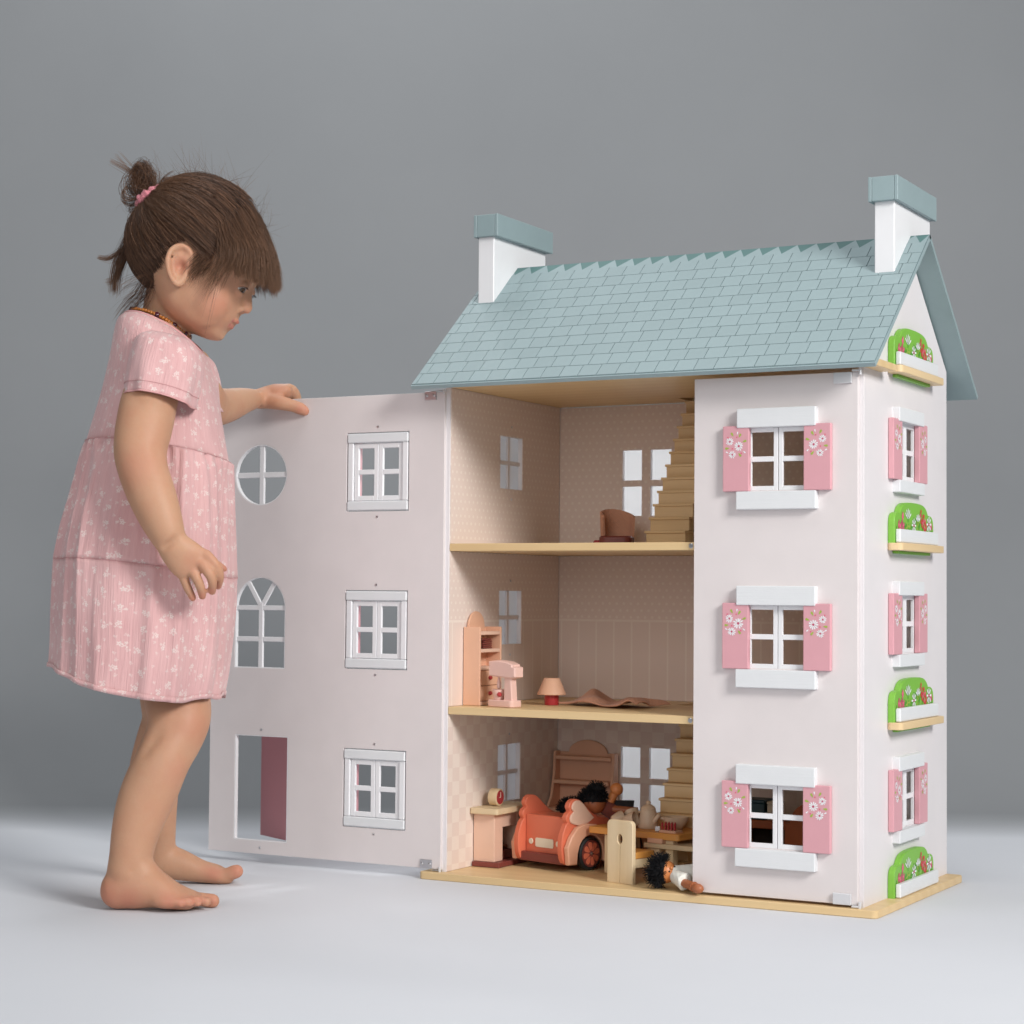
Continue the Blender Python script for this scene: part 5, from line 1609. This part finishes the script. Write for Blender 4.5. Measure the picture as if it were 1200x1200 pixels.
def f_sk2(s, th):
    g = math.exp(-s * 6)
    return f_sk1(1.0, th) * (1 - .45 * s) + .010 * g * min(s * 14, 1) * vnoise(th, 71) + .060 * s * (.6 * vnoise(th, 9) + ridge(th + .1 * s, 15) * .7 + .5 * vnoise(th - .1 * s, 31)) + .010 * s * s * vnoise(th, 53)
bod_me, _, v1 = garment([((147, 371), (236, 413), .046, 12, DM), ((141, 377), (242, 420), .066, 13, DM), ((137, 392), (246, 432), .082, 8, DM), ((131, 425), (252, 452), .090, 1, DM), ((123, 460), (258, 482), .092, 0, DM),
                         ((112, 497), (264, 517), .096, 2, DM), ((104.5, 520), (268, 541), .096, 6, DM)], 160, f_bod)
DRESS = dress_part('dress', bod_me)
EXPO = 2.5
sk_me, SK, v2 = garment([((104.5, 520), (268, 541), .096, 6, DM), ((99, 540), (271, 556), .101, 4, DM), ((91, 580), (272, 590), .108, 3, DM), ((81, 620), (273, 630), .114, 3, DM), ((74, 656), (274, 678), .118, 6, DM)], 320, f_sk1, v1)
dress_part('skirt', sk_me, DRESS)
lo_me, LOW, v3 = garment([((74, 656), (274, 678), .1182, 6, DM), ((72, 690), (274, 710), .121, 2, DM), ((71, 725), (271.5, 745), .123, 0, DM), ((71, 755), (267.5, 785), .125, -2, DM), ((70, 781), (262, 817), .126, -6, DM)], 320, f_sk2, v2, lambda s, th: s * s * (.0035 * vnoise(th, 13) + .0022 * vnoise(th, 29)))
dress_part('lower_tier', lo_me, DRESS)
EXPO = 2.25
# seams: a raised welt along the joins
def welt(G, i, r, push):
    c = sum(G[i], Vector()) / len(G[i])
    bm = bmesh.new()
    tube_bm(bm, [p + (p - c).normalized() * push for p in G[i][::2]], r, 6, closed=True)
    return bm_mesh(bm, 'welt', 60)
M['seam'] = paint('seam_pink', (.56, .285, .285), .85, .2, .2, 200)
for G in (SK, LOW):
    cpart('seam', welt(G, 0, .00042, .0001), M['seam'], DRESS)
# hem band: a doubled edge with stitching line
bm = bmesh.new()
m_ = len(LOW)
c0 = [LOW[-1][j] for j in range(320)]
hem_rows = [LOW[m_ - 1], [a + (b - a) * .55 for a, b in zip(LOW[m_ - 1], LOW[m_ - 3])]]
cc = sum(LOW[-1], Vector()) / 320
vs = []; fs = []; uvs = []
for r in hem_rows:
    vs += [p + (p - cc).normalized() * .0006 for p in r]
for j in range(320):
    fs.append((j, (j + 1) % 320, 320 + (j + 1) % 320, 320 + j)); uvs += [(j * .003, 0), (j * .003 + .003, 0), (j * .003 + .003, .008), (j * .003, .008)]
me = mesh_from(vs, fs); lay = me.uv_layers.new(name='UVMap'); lay.data.foreach_set('uv', np.array(uvs, np.float32).ravel())
dress_part('hem', me, DRESS, .0008)
# back opening: folded placket edge
bm = bmesh.new()
P = catmull(np.array([at(x, y, DM - .006) for x, y in ((147, 372), (143, 385), (138.5, 405), (132, 428), (127, 445))]), 5)
tube_bm(bm, [Vector(p) for p in P], .0012, 8)
cpart('placket', bm_mesh(bm, 'p', 60), M['seam'], DRESS)
# neckline binding
NB = garment([((147, 371), (236, 413), .046, 12, DM), ((146, 372), (237, 414), .048, 12, DM)], 120, lambda s, t: 0)[1]
bm = bmesh.new(); tube_bm(bm, NB[0], .0016, 8, closed=True)
cpart('neck_binding', bm_mesh(bm, 'n', 60), paint('binding_pink', (.66, .35, .345), .85, .1, .2, 200), DRESS)
# sleeves
def sleeve(rows, ph0, nth=96):
    def f(s, th): return .034 * math.sin(6 * th + ph0 + 2.5 * s) * s + .026 * math.sin(10 * th + ph0 * 2) * s * s + .012 * math.sin(19 * th) * math.exp(-3 * s)
    return garment(rows, nth, f)
sl_me, SG, _ = sleeve([((176, 388), (222, 398), .020, 0, 2.235), ((162, 394), (233, 412), .036, 0, 2.226), ((154, 415), (237, 432), .043, 2, 2.222), ((149.5, 440), (233, 456), .046, 4, 2.217), ((147, 464), (228, 479), .047, 7, 2.212)], 1.0)
SLV = dress_part('sleeve', sl_me, DRESS)
cs = sum(SG[-1], Vector()) / len(SG[-1])
for i_, r_, push in ((-1, .0009, .0002), (-4, .0004, .0003)):
    bm = bmesh.new(); tube_bm(bm, [p + (p - cs).normalized() * push for p in SG[i_]], r_, 6, closed=True)
    cpart('sleeve_hem', bm_mesh(bm, 'h', 60), M['seam'] if i_ == -4 else bpy.data.materials['binding_pink'], DRESS)
sl_me, SG2, _ = sleeve([((190, 402), (238, 414), .022, 0, 2.370), ((180, 410), (250, 424), .036, 0, 2.380), ((182, 430), (256, 442), .042, 2, 2.388), ((190, 452), (259, 462), .044, 3, 2.395), ((200, 472), (260, 482), .045, 3, 2.402)], 2.3)
dress_part('sleeve', sl_me, DRESS)

# ------------------------------------------------------------------ bead necklace
bm = bmesh.new(); bm2 = bmesh.new()
NK = [(at(192, 378, DM) + (UH * -1) * .0)]
ctr = at(187, 381, DM)
loop = []
for k in range(64):
    a = 2 * math.pi * k / 64
    ax = (at(222, 396, DM) - at(153, 367, DM)) / 2
    loop.append((at(222, 396, DM) + at(153, 367, DM)) / 2 + ax * math.cos(a) + TOW * .0385 * math.sin(a) + UPZ * .0085 * abs(math.sin(a)) ** 1.5)
rb = random.Random(5)
for k, p in enumerate(loop):
    big = k % 11 == 4 or k % 17 == 9
    r = .0034 if big else rb.uniform(.0017, .0024)
    tgt = bm2 if big else bm
    q = bmesh.ops.create_icosphere(tgt, subdivisions=2, radius=r)
    for v in q["verts"]: v.co += p + Vector((rb.uniform(-.0004, .0004), rb.uniform(-.0004, .0004), rb.uniform(-.0005, .0005)))
n = NT('amber_beads'); n.base(n.mix(n.noise(n.coord(), 300, 2), (.36, .10, .02), (.60, .24, .05))); n.set(Roughness=.25, Specular_IOR_Level=.6); 
nk = cpart('necklace', bm_mesh(bm, 'n', 80), n.mat)
n = NT('garnet_beads'); n.base((.07, .012, .025)); n.set(Roughness=.15, Specular_IOR_Level=.7)
cpart('large_beads', bm_mesh(bm2, 'n', 80), n.mat, nk)
# ------------------------------------------------------------------ hair: thousands of thin strands over a dark cap
def hair_mat(name, c0, c1, tip):
    n = NT(name)
    tn = n.node('ShaderNodeAttribute', attribute_name='tone').outputs['Fac']
    ta = n.node('ShaderNodeAttribute', attribute_name='along').outputs['Fac']
    c = n.mix(tn, c0, c1)
    c = n.mix(n.m('MULTIPLY', n.m('POWER', ta, 2.0), .55), c, tip)
    n.base(c)
    n.set(Roughness=.48, Specular_IOR_Level=.40)
    return n.mat
M['hair'] = hair_mat('brown_hair', (.028, .013, .0075), (.19, .092, .050), (.26, .135, .072))

def strands(paths, rad, name, sub=4, rvar=.35, seed=0):
    """paths: list of lists of points; each becomes a three-sided tapering fibre in one mesh"""
    rr = np.random.default_rng(seed)
    V, Fc, tone, along = [], [], [], []
    base = 0
    for P in paths:
        P = catmull(np.array([tuple(p) for p in P]), sub)
        m = len(P)
        T = np.gradient(P, axis=0); T /= np.linalg.norm(T, axis=1)[:, None] + 1e-12
        X = np.cross(T, np.array([.31, .17, .93])); X /= np.linalg.norm(X, axis=1)[:, None] + 1e-12
        Y = np.cross(T, X)
        s = np.linspace(0, 1, m)
        r = rad * (1 + rvar * rr.normal()) * (1 - .75 * s ** 3)
        r = np.abs(r)
        ring = np.stack([P + (X * math.cos(a) + Y * math.sin(a)) * r[:, None] for a in (0, 2.0944, 4.1888)], 1)
        V.append(ring.reshape(-1, 3))
        i = np.arange(m - 1)
        for k in range(3):
            k2 = (k + 1) % 3
            Fc.append(np.stack([base + i * 3 + k, base + i * 3 + k2, base + (i + 1) * 3 + k2, base + (i + 1) * 3 + k], 1))
        tn = np.clip(rr.normal(.42, .28), 0, 1)
        tone.append(np.full(m * 3, tn)); along.append(np.repeat(s, 3))
        base += m * 3
    V = np.concatenate(V); Fc = np.concatenate(Fc)
    me = bpy.data.meshes.new(name)
    me.vertices.add(len(V)); me.vertices.foreach_set('co', V.astype(np.float32).ravel())
    me.loops.add(len(Fc) * 4); me.loops.foreach_set('vertex_index', Fc.astype(np.int32).ravel())
    me.polygons.add(len(Fc)); me.polygons.foreach_set('loop_start', np.arange(0, len(Fc) * 4, 4, dtype=np.int32))
    me.update(calc_edges=True)
    me.polygons.foreach_set("use_smooth", [True] * len(Fc))
    for nm, arr in (('tone', tone), ('along', along)):
        a = me.attributes.new(nm, 'FLOAT', 'POINT'); a.data.foreach_set('value', np.concatenate(arr).astype(np.float32))
    return me
def hpart_hair(name, me):
    o = cpart(name, me, M['hair'], HAIR); o['kind'] = 'stuff'
    return o

# hair shell in head coordinates
HE_C = np.array((1.0, 6.0, 0.0))
def he_axes(v):                                           # semi axes depend on the side
    a = 85 if v[0] < 0 else 82
    b = 86.5 if v[1] > 0 else 74
    return np.array((a, b, 73.0))
def shell(v, off=0.0):
    """direction from the head centre -> point on the hair shell"""
    v = np.asarray(v, float); v = v / np.linalg.norm(v)
    ax = he_axes(v) + off
    t = 1 / math.sqrt(((v / ax) ** 2).sum())
    return HE_C + v * t
def snap(q, off=0.0):
    return shell(np.asarray(q) - HE_C, off)
def Hq(q): return H(q[0], q[1], q[2])
def near(x, y):
    """picture point -> point on the near half of the shell, in head coordinates"""
    l = 60.0
    for _ in range(12):
        f, u, _l = hp(x, y, l)
        ax = he_axes((f - HE_C[0], u - HE_C[1]))
        q = 1 - ((f - HE_C[0]) / ax[0]) ** 2 - ((u - HE_C[1]) / ax[1]) ** 2
        l = .5 * l + .5 * 73 * math.sqrt(max(q, 0))
    return np.array((f, u, l))
_hl = sorted(tuple(near(x, y)[:2]) for x, y in ((166, 338), (176, 338), (186, 326), (193, 308), (198, 294), (206, 286), (216, 286), (224, 295), (229, 310), (234, 318), (242, 312), (252, 297), (262, 288)))
_hx = [-120] + [q[0] for q in _hl] + [60, 120]
_hy = [-46] + [q[1] for q in _hl] + [34, 40]
def hairline(f): return float(np.interp(f, _hx, _hy))

# cap
NU, NV_ = 96, 64
vs, keep, fs = [], [], []
for i in range(NV_ + 1):
    el = math.pi * (i / NV_ - .5)
    for j in range(NU):
        az = 2 * math.pi * j / NU
        q = shell((math.cos(el) * math.cos(az), math.sin(el), math.cos(el) * math.sin(az)), -4.0)
        vs.append(Hq(q)); keep.append(q[1] > hairline(q[0]) + (18 if q[0] < -25 else 11))
for i in range(NV_):
    for j in range(NU):
        f_ = (i * NU + j, i * NU + (j + 1) % NU, (i + 1) * NU + (j + 1) % NU, (i + 1) * NU + j)
        if all(keep[k] for k in f_): fs.append(f_)
bm = bmesh.new(); me = mesh_from(vs, fs); bm.from_mesh(me)
bmesh.ops.delete(bm, geom=[v for v in bm.verts if not v.link_faces], context='VERTS')
n = NT('hair_roots'); n.base((.020, .010, .007)); n.set(Roughness=.6, Specular_IOR_Level=.3)
HAIR = cpart('hair', bm_mesh(bm, 'cap', 80), n.mat)

_ec = hp(211, 311, 66)
def in_ear(q): return q[2] > 0 and ((q[0] - _ec[0]) / 17) ** 2 + ((q[1] - _ec[1]) / 27) ** 2 < 1
def crosses(q, e):                                         # would this hair run through the ear?
    for t in np.linspace(.05, .8, 9):
        v = shell((1 - t) * (np.asarray(q) - HE_C) + t * (np.asarray(e) - HE_C))
        if in_ear(v): return True
    return False
BUN = np.array(hp(176, 236, 12))
rg = np.random.default_rng(11)
paths = []
def arc_path(q0, q1, off0, off1, jit, k=5, lift=0.0):
    pts = []
    v0, v1 = np.asarray(q0) - HE_C, np.asarray(q1) - HE_C
    n0, n1 = v0 / np.linalg.norm(v0), v1 / np.linalg.norm(v1)
    om = math.acos(np.clip(n0 @ n1, -1, 1))
    jv = rg.normal(size=3) * jit
    for i in range(k + 1):
        t = i / k
        v = n0 if om < 1e-4 else (math.sin((1 - t) * om) * n0 + math.sin(t * om) * n1) / math.sin(om)
        o = off0 + (off1 - off0) * t + lift * math.sin(math.pi * t)
        q = shell(v, o) + jv * math.sin(math.pi * t) + rg.normal(size=3) * jit * .18
        pts.append(Hq(q))
    return pts
# swept back to the knot: roots over the whole cap, thick at the hairline
cnt = 0
while cnt < 7800:
    v = rg.normal(size=3); q = shell(v, 0)
    if q[1] < hairline(q[0]): continue
    if in_ear(q): continue
    if q[1] - hairline(q[0]) < 9 and rg.random() < .55: continue
    if q[0] > 38 and q[1] < 84: continue                   # fringe territory
    if q[2] < 0 and rg.random() < .45: continue
    if np.linalg.norm(q - BUN) < 16: continue
    e = BUN + rg.normal(size=3) * np.array((5, 5, 7))
    if crosses(q, e): continue
    o0 = rg.uniform(-3.5, 1.0)
    low = q[1] - hairline(q[0]) < 8
    paths.append(arc_path(q, e, -2.0 if low else o0, rg.uniform(-1, 4), rg.uniform(.5, 2.6), lift=rg.uniform(0, 3.2)))
    cnt += 1
main_paths, paths = paths, []
# hairline feathering by the temple and behind the ear
for _ in range(1900):
    f = rg.uniform(-78, 34); u = hairline(f) + rg.normal() * 4.5 + 3
    ax = he_axes((f, u)); l2 = 1 - ((f - HE_C[0]) / ax[0]) ** 2 - ((u - HE_C[1]) / ax[1]) ** 2
    if l2 < .02: continue
    q = np.array((f, u, 73 * math.sqrt(l2)))
    if in_ear(q): continue
    e = BUN + rg.normal(size=3) * 5
    if crosses(q, e): continue
    p = arc_path(q, e, rg.uniform(-4, -1), 1.0, rg.uniform(.5, 2), lift=1.5)
    paths.append(p)
feather = paths
paths = main_paths
# low locks behind the ear hang straight to the knot from the nape
for _ in range(420):
    q = near(rg.uniform(163, 200), rg.uniform(318, 352)); q[2] *= rg.uniform(-.6, 1)
    paths.append(arc_path(q, BUN + rg.normal(size=3) * 5, -4, 2, rg.uniform(.5, 2.2), lift=2))
for _ in range(900):                                      # temple and sideburn
    x, y = rg.uniform(224, 264), rg.uniform(262, 316)
    q = near(x, y)
    if in_ear(q) or rg.random() > (q[1] - hairline(q[0]) + 5) / 16 or crosses(q, BUN): continue
    paths.append(arc_path(q, BUN + rg.normal(size=3) * 5, -2.5, 1.5, rg.uniform(.5, 2.2), lift=rg.uniform(1, 3)))
for _ in range(1300):                                      # under the edge of the fringe
    q = near(rg.uniform(244, 276), rg.uniform(228, 300))
    paths.append(arc_path(q, BUN + rg.normal(size=3) * 5, rg.uniform(-3, 3), 2.0, rg.uniform(.5, 2.0), lift=rg.uniform(1, 4)))
main_paths, paths = paths, feather
for _ in range(900):                                      # fine growth behind the ear and at the nape
    x = rg.uniform(166, 204); y = float(np.interp(x, [166, 186, 198, 204], [338, 328, 300, 286])) + rg.normal() * 7
    q = near(x, y)
    if in_ear(q) or crosses(q, BUN): continue
    paths.append(arc_path(q, BUN + rg.normal(size=3) * 6, rg.uniform(-3.5, 0), 1.0, rg.uniform(.5, 1.8), lift=1.5))
for _ in range(260):                                      # loose growth in front of the ear
    x, y = rg.uniform(231, 252), rg.uniform(292, 318)
    q = near(x, y); L = rg.uniform(8, 26)
    p1 = q + np.array((rg.normal() * 2 - .25 * L, -.5 * L, 1.5)); p2 = q + np.array((rg.normal() * 3 - .35 * L, -L, -1.0))
    paths.append([Hq(snap(q, -5)), Hq(p1), Hq(p2)])
hpart_hair('hairline_hair', strands(paths, .00013, 'feather', 3, seed=6))
paths = main_paths
hpart_hair('swept_hair', strands(paths, .00021, 'swept', 3, seed=1))

# fringe: from the crown over the brow, cut blunt; s runs from the middle (0) to the temple (1)
S_ = [0, .5, .8, 1.0, 1.15]
FP = {'x0': [266, 262, 257, 252, 248], 'y0': [210, 213, 219, 227, 236], 'l0': [0, 14, 26, 38, 48],
      'x1': [296, 291, 281, 267, 256], 'y1': [241, 248, 258, 264, 266], 'l1': [0, 30, 50, 63, 68],
      'x2': [320, 313, 300, 279, 258], 'y2': [288, 291, 294, 294, 296], 'l2': [0, 36, 60, 71, 73],
      'x3': [329, 321, 300, 272, 252], 'y3': [338, 338, 331, 321, 322], 'l3': [0, 36, 61, 71, 72]}
paths = []
def fringe(s, tipdx=0, tipdy=0, j=1.0, lift=0.0, side=1, s2=None):
    s2 = s if s2 is None else s2
    g = lambda k: float(np.interp(s if k[1] in '01' else (s2 if k[1] == '3' else (s + s2) / 2), S_, FP[k]))
    pts = []
    for i in range(4):
        l = side * g('l%d' % i) + rg.normal() * 1.6 * j
        x, y = g('x%d' % i) + rg.normal() * 1.3 * j, g('y%d' % i) + rg.normal() * 1.3 * j
        if i == 3: x += tipdx; y += tipdy
        f, u, _ = hp(x, y, abs(l))
        if side < 0: f -= abs(l) * .30
        if i in (1, 2): f += lift; u += lift * .5
        pts.append(np.array((f, u, l)))
    # start on the shell and inside it
    pts[0] = snap(pts[0], -2)
    return [Hq(p) for p in pts]
for k in range(5600):
    s = rg.random() ** .85 * 1.04
    side = 1 if rg.random() < .72 else -1
    clump = math.sin(s * 47) * 1.2
    depth = rg.uniform(-9, 1.0)
    paths.append(fringe(s, clump + rg.normal() * 1.0 + depth * .35, rg.normal() * 2.2 + math.sin(s * 61) * 2.2 - (rg.random() ** 3) * 26, 1.0, depth, side, s + (round(s * 34 + .3 * math.sin(depth)) / 34 - s) * .75))
for k in range(170):                                      # longer wisps at the temple
    s = rg.uniform(.98, 1.15)
    x = rg.uniform(226, 262)
    paths.append(fringe(s, x - 258, rg.uniform(4, 30) * (1 if x < 250 else .4), 1.4, rg.uniform(-5, 0), 1))
for k in range(7):                                        # single hairs down the cheek
    paths.append(fringe(1.1, rg.uniform(-30, -14), rg.uniform(25, 75), 1.0, -3, 1))
hpart_hair('fringe', strands(paths, .00022, 'fringe', 4, seed=2))

# knot: looped locks, spikes and a hanging tail
paths = []
BC = np.array(hp(166, 217, 8))
for k in range(230):
    a0 = rg.uniform(0, 6.28); R0 = rg.uniform(8, 17); tl = rg.normal(size=3) * 1.6
    ax1 = np.array((1, .3, .1)) + tl * .5; ax1 /= np.linalg.norm(ax1)
    ax2 = np.cross(ax1, np.array((.1, .2, 1)) + tl * .6); ax2 /= np.linalg.norm(ax2)
    c = BC + rg.normal(size=3) * np.array((6, 7, 6))
    turn = rg.uniform(2.5, 5.2)
    paths.append([Hq(c + (ax1 * math.cos(a0 + turn * t) + ax2 * math.sin(a0 + turn * t) * 1.35) * R0 * (1 - .25 * t)) for t in np.linspace(0, 1, 7)])
def lock(px_pts, count, spread0, spread1, lats, curl=0.0):
    for k in range(count):
        o = rg.normal(size=2); lz = rg.normal()
        pts = []
        m = len(px_pts)
        for i, ((x, y), l) in enumerate(zip(px_pts, lats)):
            t = i / (m - 1); sp = spread0 + (spread1 - spread0) * t
            q = hp(x + o[0] * sp + curl * math.sin(3 * t + k), y + o[1] * sp, l + lz * sp)
            pts.append(Hq(np.array(q)))
        paths.append(pts)
lock([(174, 228), (166, 212), (152, 200), (130, 188)], 26, 3.0, 1.6, (8, 8, 8, 8))
lock([(172, 224), (162, 206), (150, 194), (137, 179)], 14, 3.0, 2.4, (8, 8, 8, 8))
lock([(172, 226), (166, 205), (168, 192), (176, 200), (180, 222)], 60, 3.4, 2.6, (6, 8, 10, 10, 8))
lock([(176, 228), (172, 204), (164, 193), (157, 204), (158, 226)], 60, 3.4, 2.6, (10, 14, 14, 10, 8))
lock([(186, 226), (190, 212), (198, 204), (204, 201)], 9, 1.6, 1.0, (10, 12, 12, 12))
lock([(188, 222), (192, 210), (198, 212), (197, 222)], 9, 1.6, 1.2, (14, 16, 16, 14))
lock([(164, 232), (150, 234), (144, 228), (148, 220), (156, 222)], 16, 2.2, 1.5, (10, 14, 14, 12, 10), 1)
lock([(166, 236), (152, 240), (145, 236), (144, 230)], 16, 2.0, 1.2, (12, 14, 12, 10), 1)
lock([(166, 238), (154, 248), (152, 243), (160, 236)], 12, 2.0, 1.2, (4, 2, 2, 4), 1)
lock([(178, 244), (164, 262), (150, 284), (138, 312), (134, 342)], 150, 4.0, 3.0, (22, 20, 14, 10, 8))
lock([(176, 246), (160, 270), (146, 290), (128, 302), (115, 301)], 46, 3.4, 1.4, (18, 16, 12, 10, 8))
lock([(176, 246), (158, 276), (146, 302), (136, 326), (126, 330)], 50, 3.6, 2.0, (14, 10, 8, 6, 4))
lock([(172, 326), (162, 345), (150, 356), (138, 372)], 34, 5.0, 4.0, (30, 22, 18, 14))
lock([(176, 330), (170, 350), (160, 362), (150, 378)], 22, 6.0, 3.6, (36, 32, 26, 22))
hpart_hair('topknot', strands(paths, .00022, 'knot', 4, seed=3))

# flyaways
paths = []
for k in range(420):
    x = rg.uniform(188, 318); 
    y = float(np.interp(x, [188, 215, 240, 262, 285, 305, 320], [226, 209, 203, 210, 228, 250, 275]))
    l = rg.normal() * 22
    q = np.array(hp(x, y + 6, l)); q = snap(q, -2)
    d = q - HE_C; d /= np.linalg.norm(d)
    L = rg.uniform(3, 17) * (1.5 if x > 240 and rg.random() < .3 else 1)
    side = rg.normal(size=3) * .8 + np.array((-.5, 0, 0))
    paths.append([Hq(q), Hq(q + d * L * .45 + side * L * .5), Hq(q + d * L * (.75 + .3 * rg.random()) + side * L * 1.3)])
for k in range(70):                                       # round the knot and nape
    c = np.array(hp(rg.uniform(150, 185), rg.uniform(200, 245), rg.normal() * 8))
    d = rg.normal(size=3); d /= np.linalg.norm(d)
    L = rg.uniform(10, 34)
    paths.append([Hq(c), Hq(c + d * L * .5 + rg.normal(size=3) * 2), Hq(c + d * L + rg.normal(size=3) * 4)])
for k in range(60):
    q = near(rg.uniform(160, 185), rg.uniform(318, 345))
    L = rg.uniform(12, 34)
    paths.append([Hq(q), Hq(q + np.array((-.5 * L, -.5 * L, 2))), Hq(q + np.array((-.8 * L + rg.normal() * 4, -1.1 * L, rg.normal() * 4)))])
hpart_hair('flyaway_hair', strands(paths, .00010, 'fly', 3, seed=4))

# scrunchie: a gathered pink cloth ring round the knot
bm = bmesh.new()
sc_c = np.array(hp(179, 234, 12))
axn = np.array(hp(166, 212, 8)) - np.array(hp(186, 246, 14)); axn /= np.linalg.norm(axn)
e1 = np.cross(axn, (0, 0, 1)); e1 /= np.linalg.norm(e1); e2 = np.cross(axn, e1)
nn, mm = 72, 12
G = []
for i in range(nn):
    a = 2 * math.pi * i / nn
    rad = e1 * math.cos(a) + e2 * math.sin(a)
    row = []
    for j in range(mm):
        b = 2 * math.pi * j / mm
        w_ = 1 + .16 * math.sin(11 * a + 2 * math.sin(b)) + .09 * math.sin(19 * a + b)
        q = sc_c + rad * (15.0 + 6.4 * w_ * math.cos(b)) + axn * (8.0 * w_ * math.sin(b))
        row.append(bm.verts.new(Hq(q)))
    G.append(row)
for i in range(nn):
    for j in range(mm):
        bm.faces.new((G[i][j], G[(i + 1) % nn][j], G[(i + 1) % nn][(j + 1) % mm], G[i][(j + 1) % mm]))
cpart('scrunchie', bm_mesh(bm, 's', 80), cloth('scrunchie_pink', (.64, .22, .26), 2400))
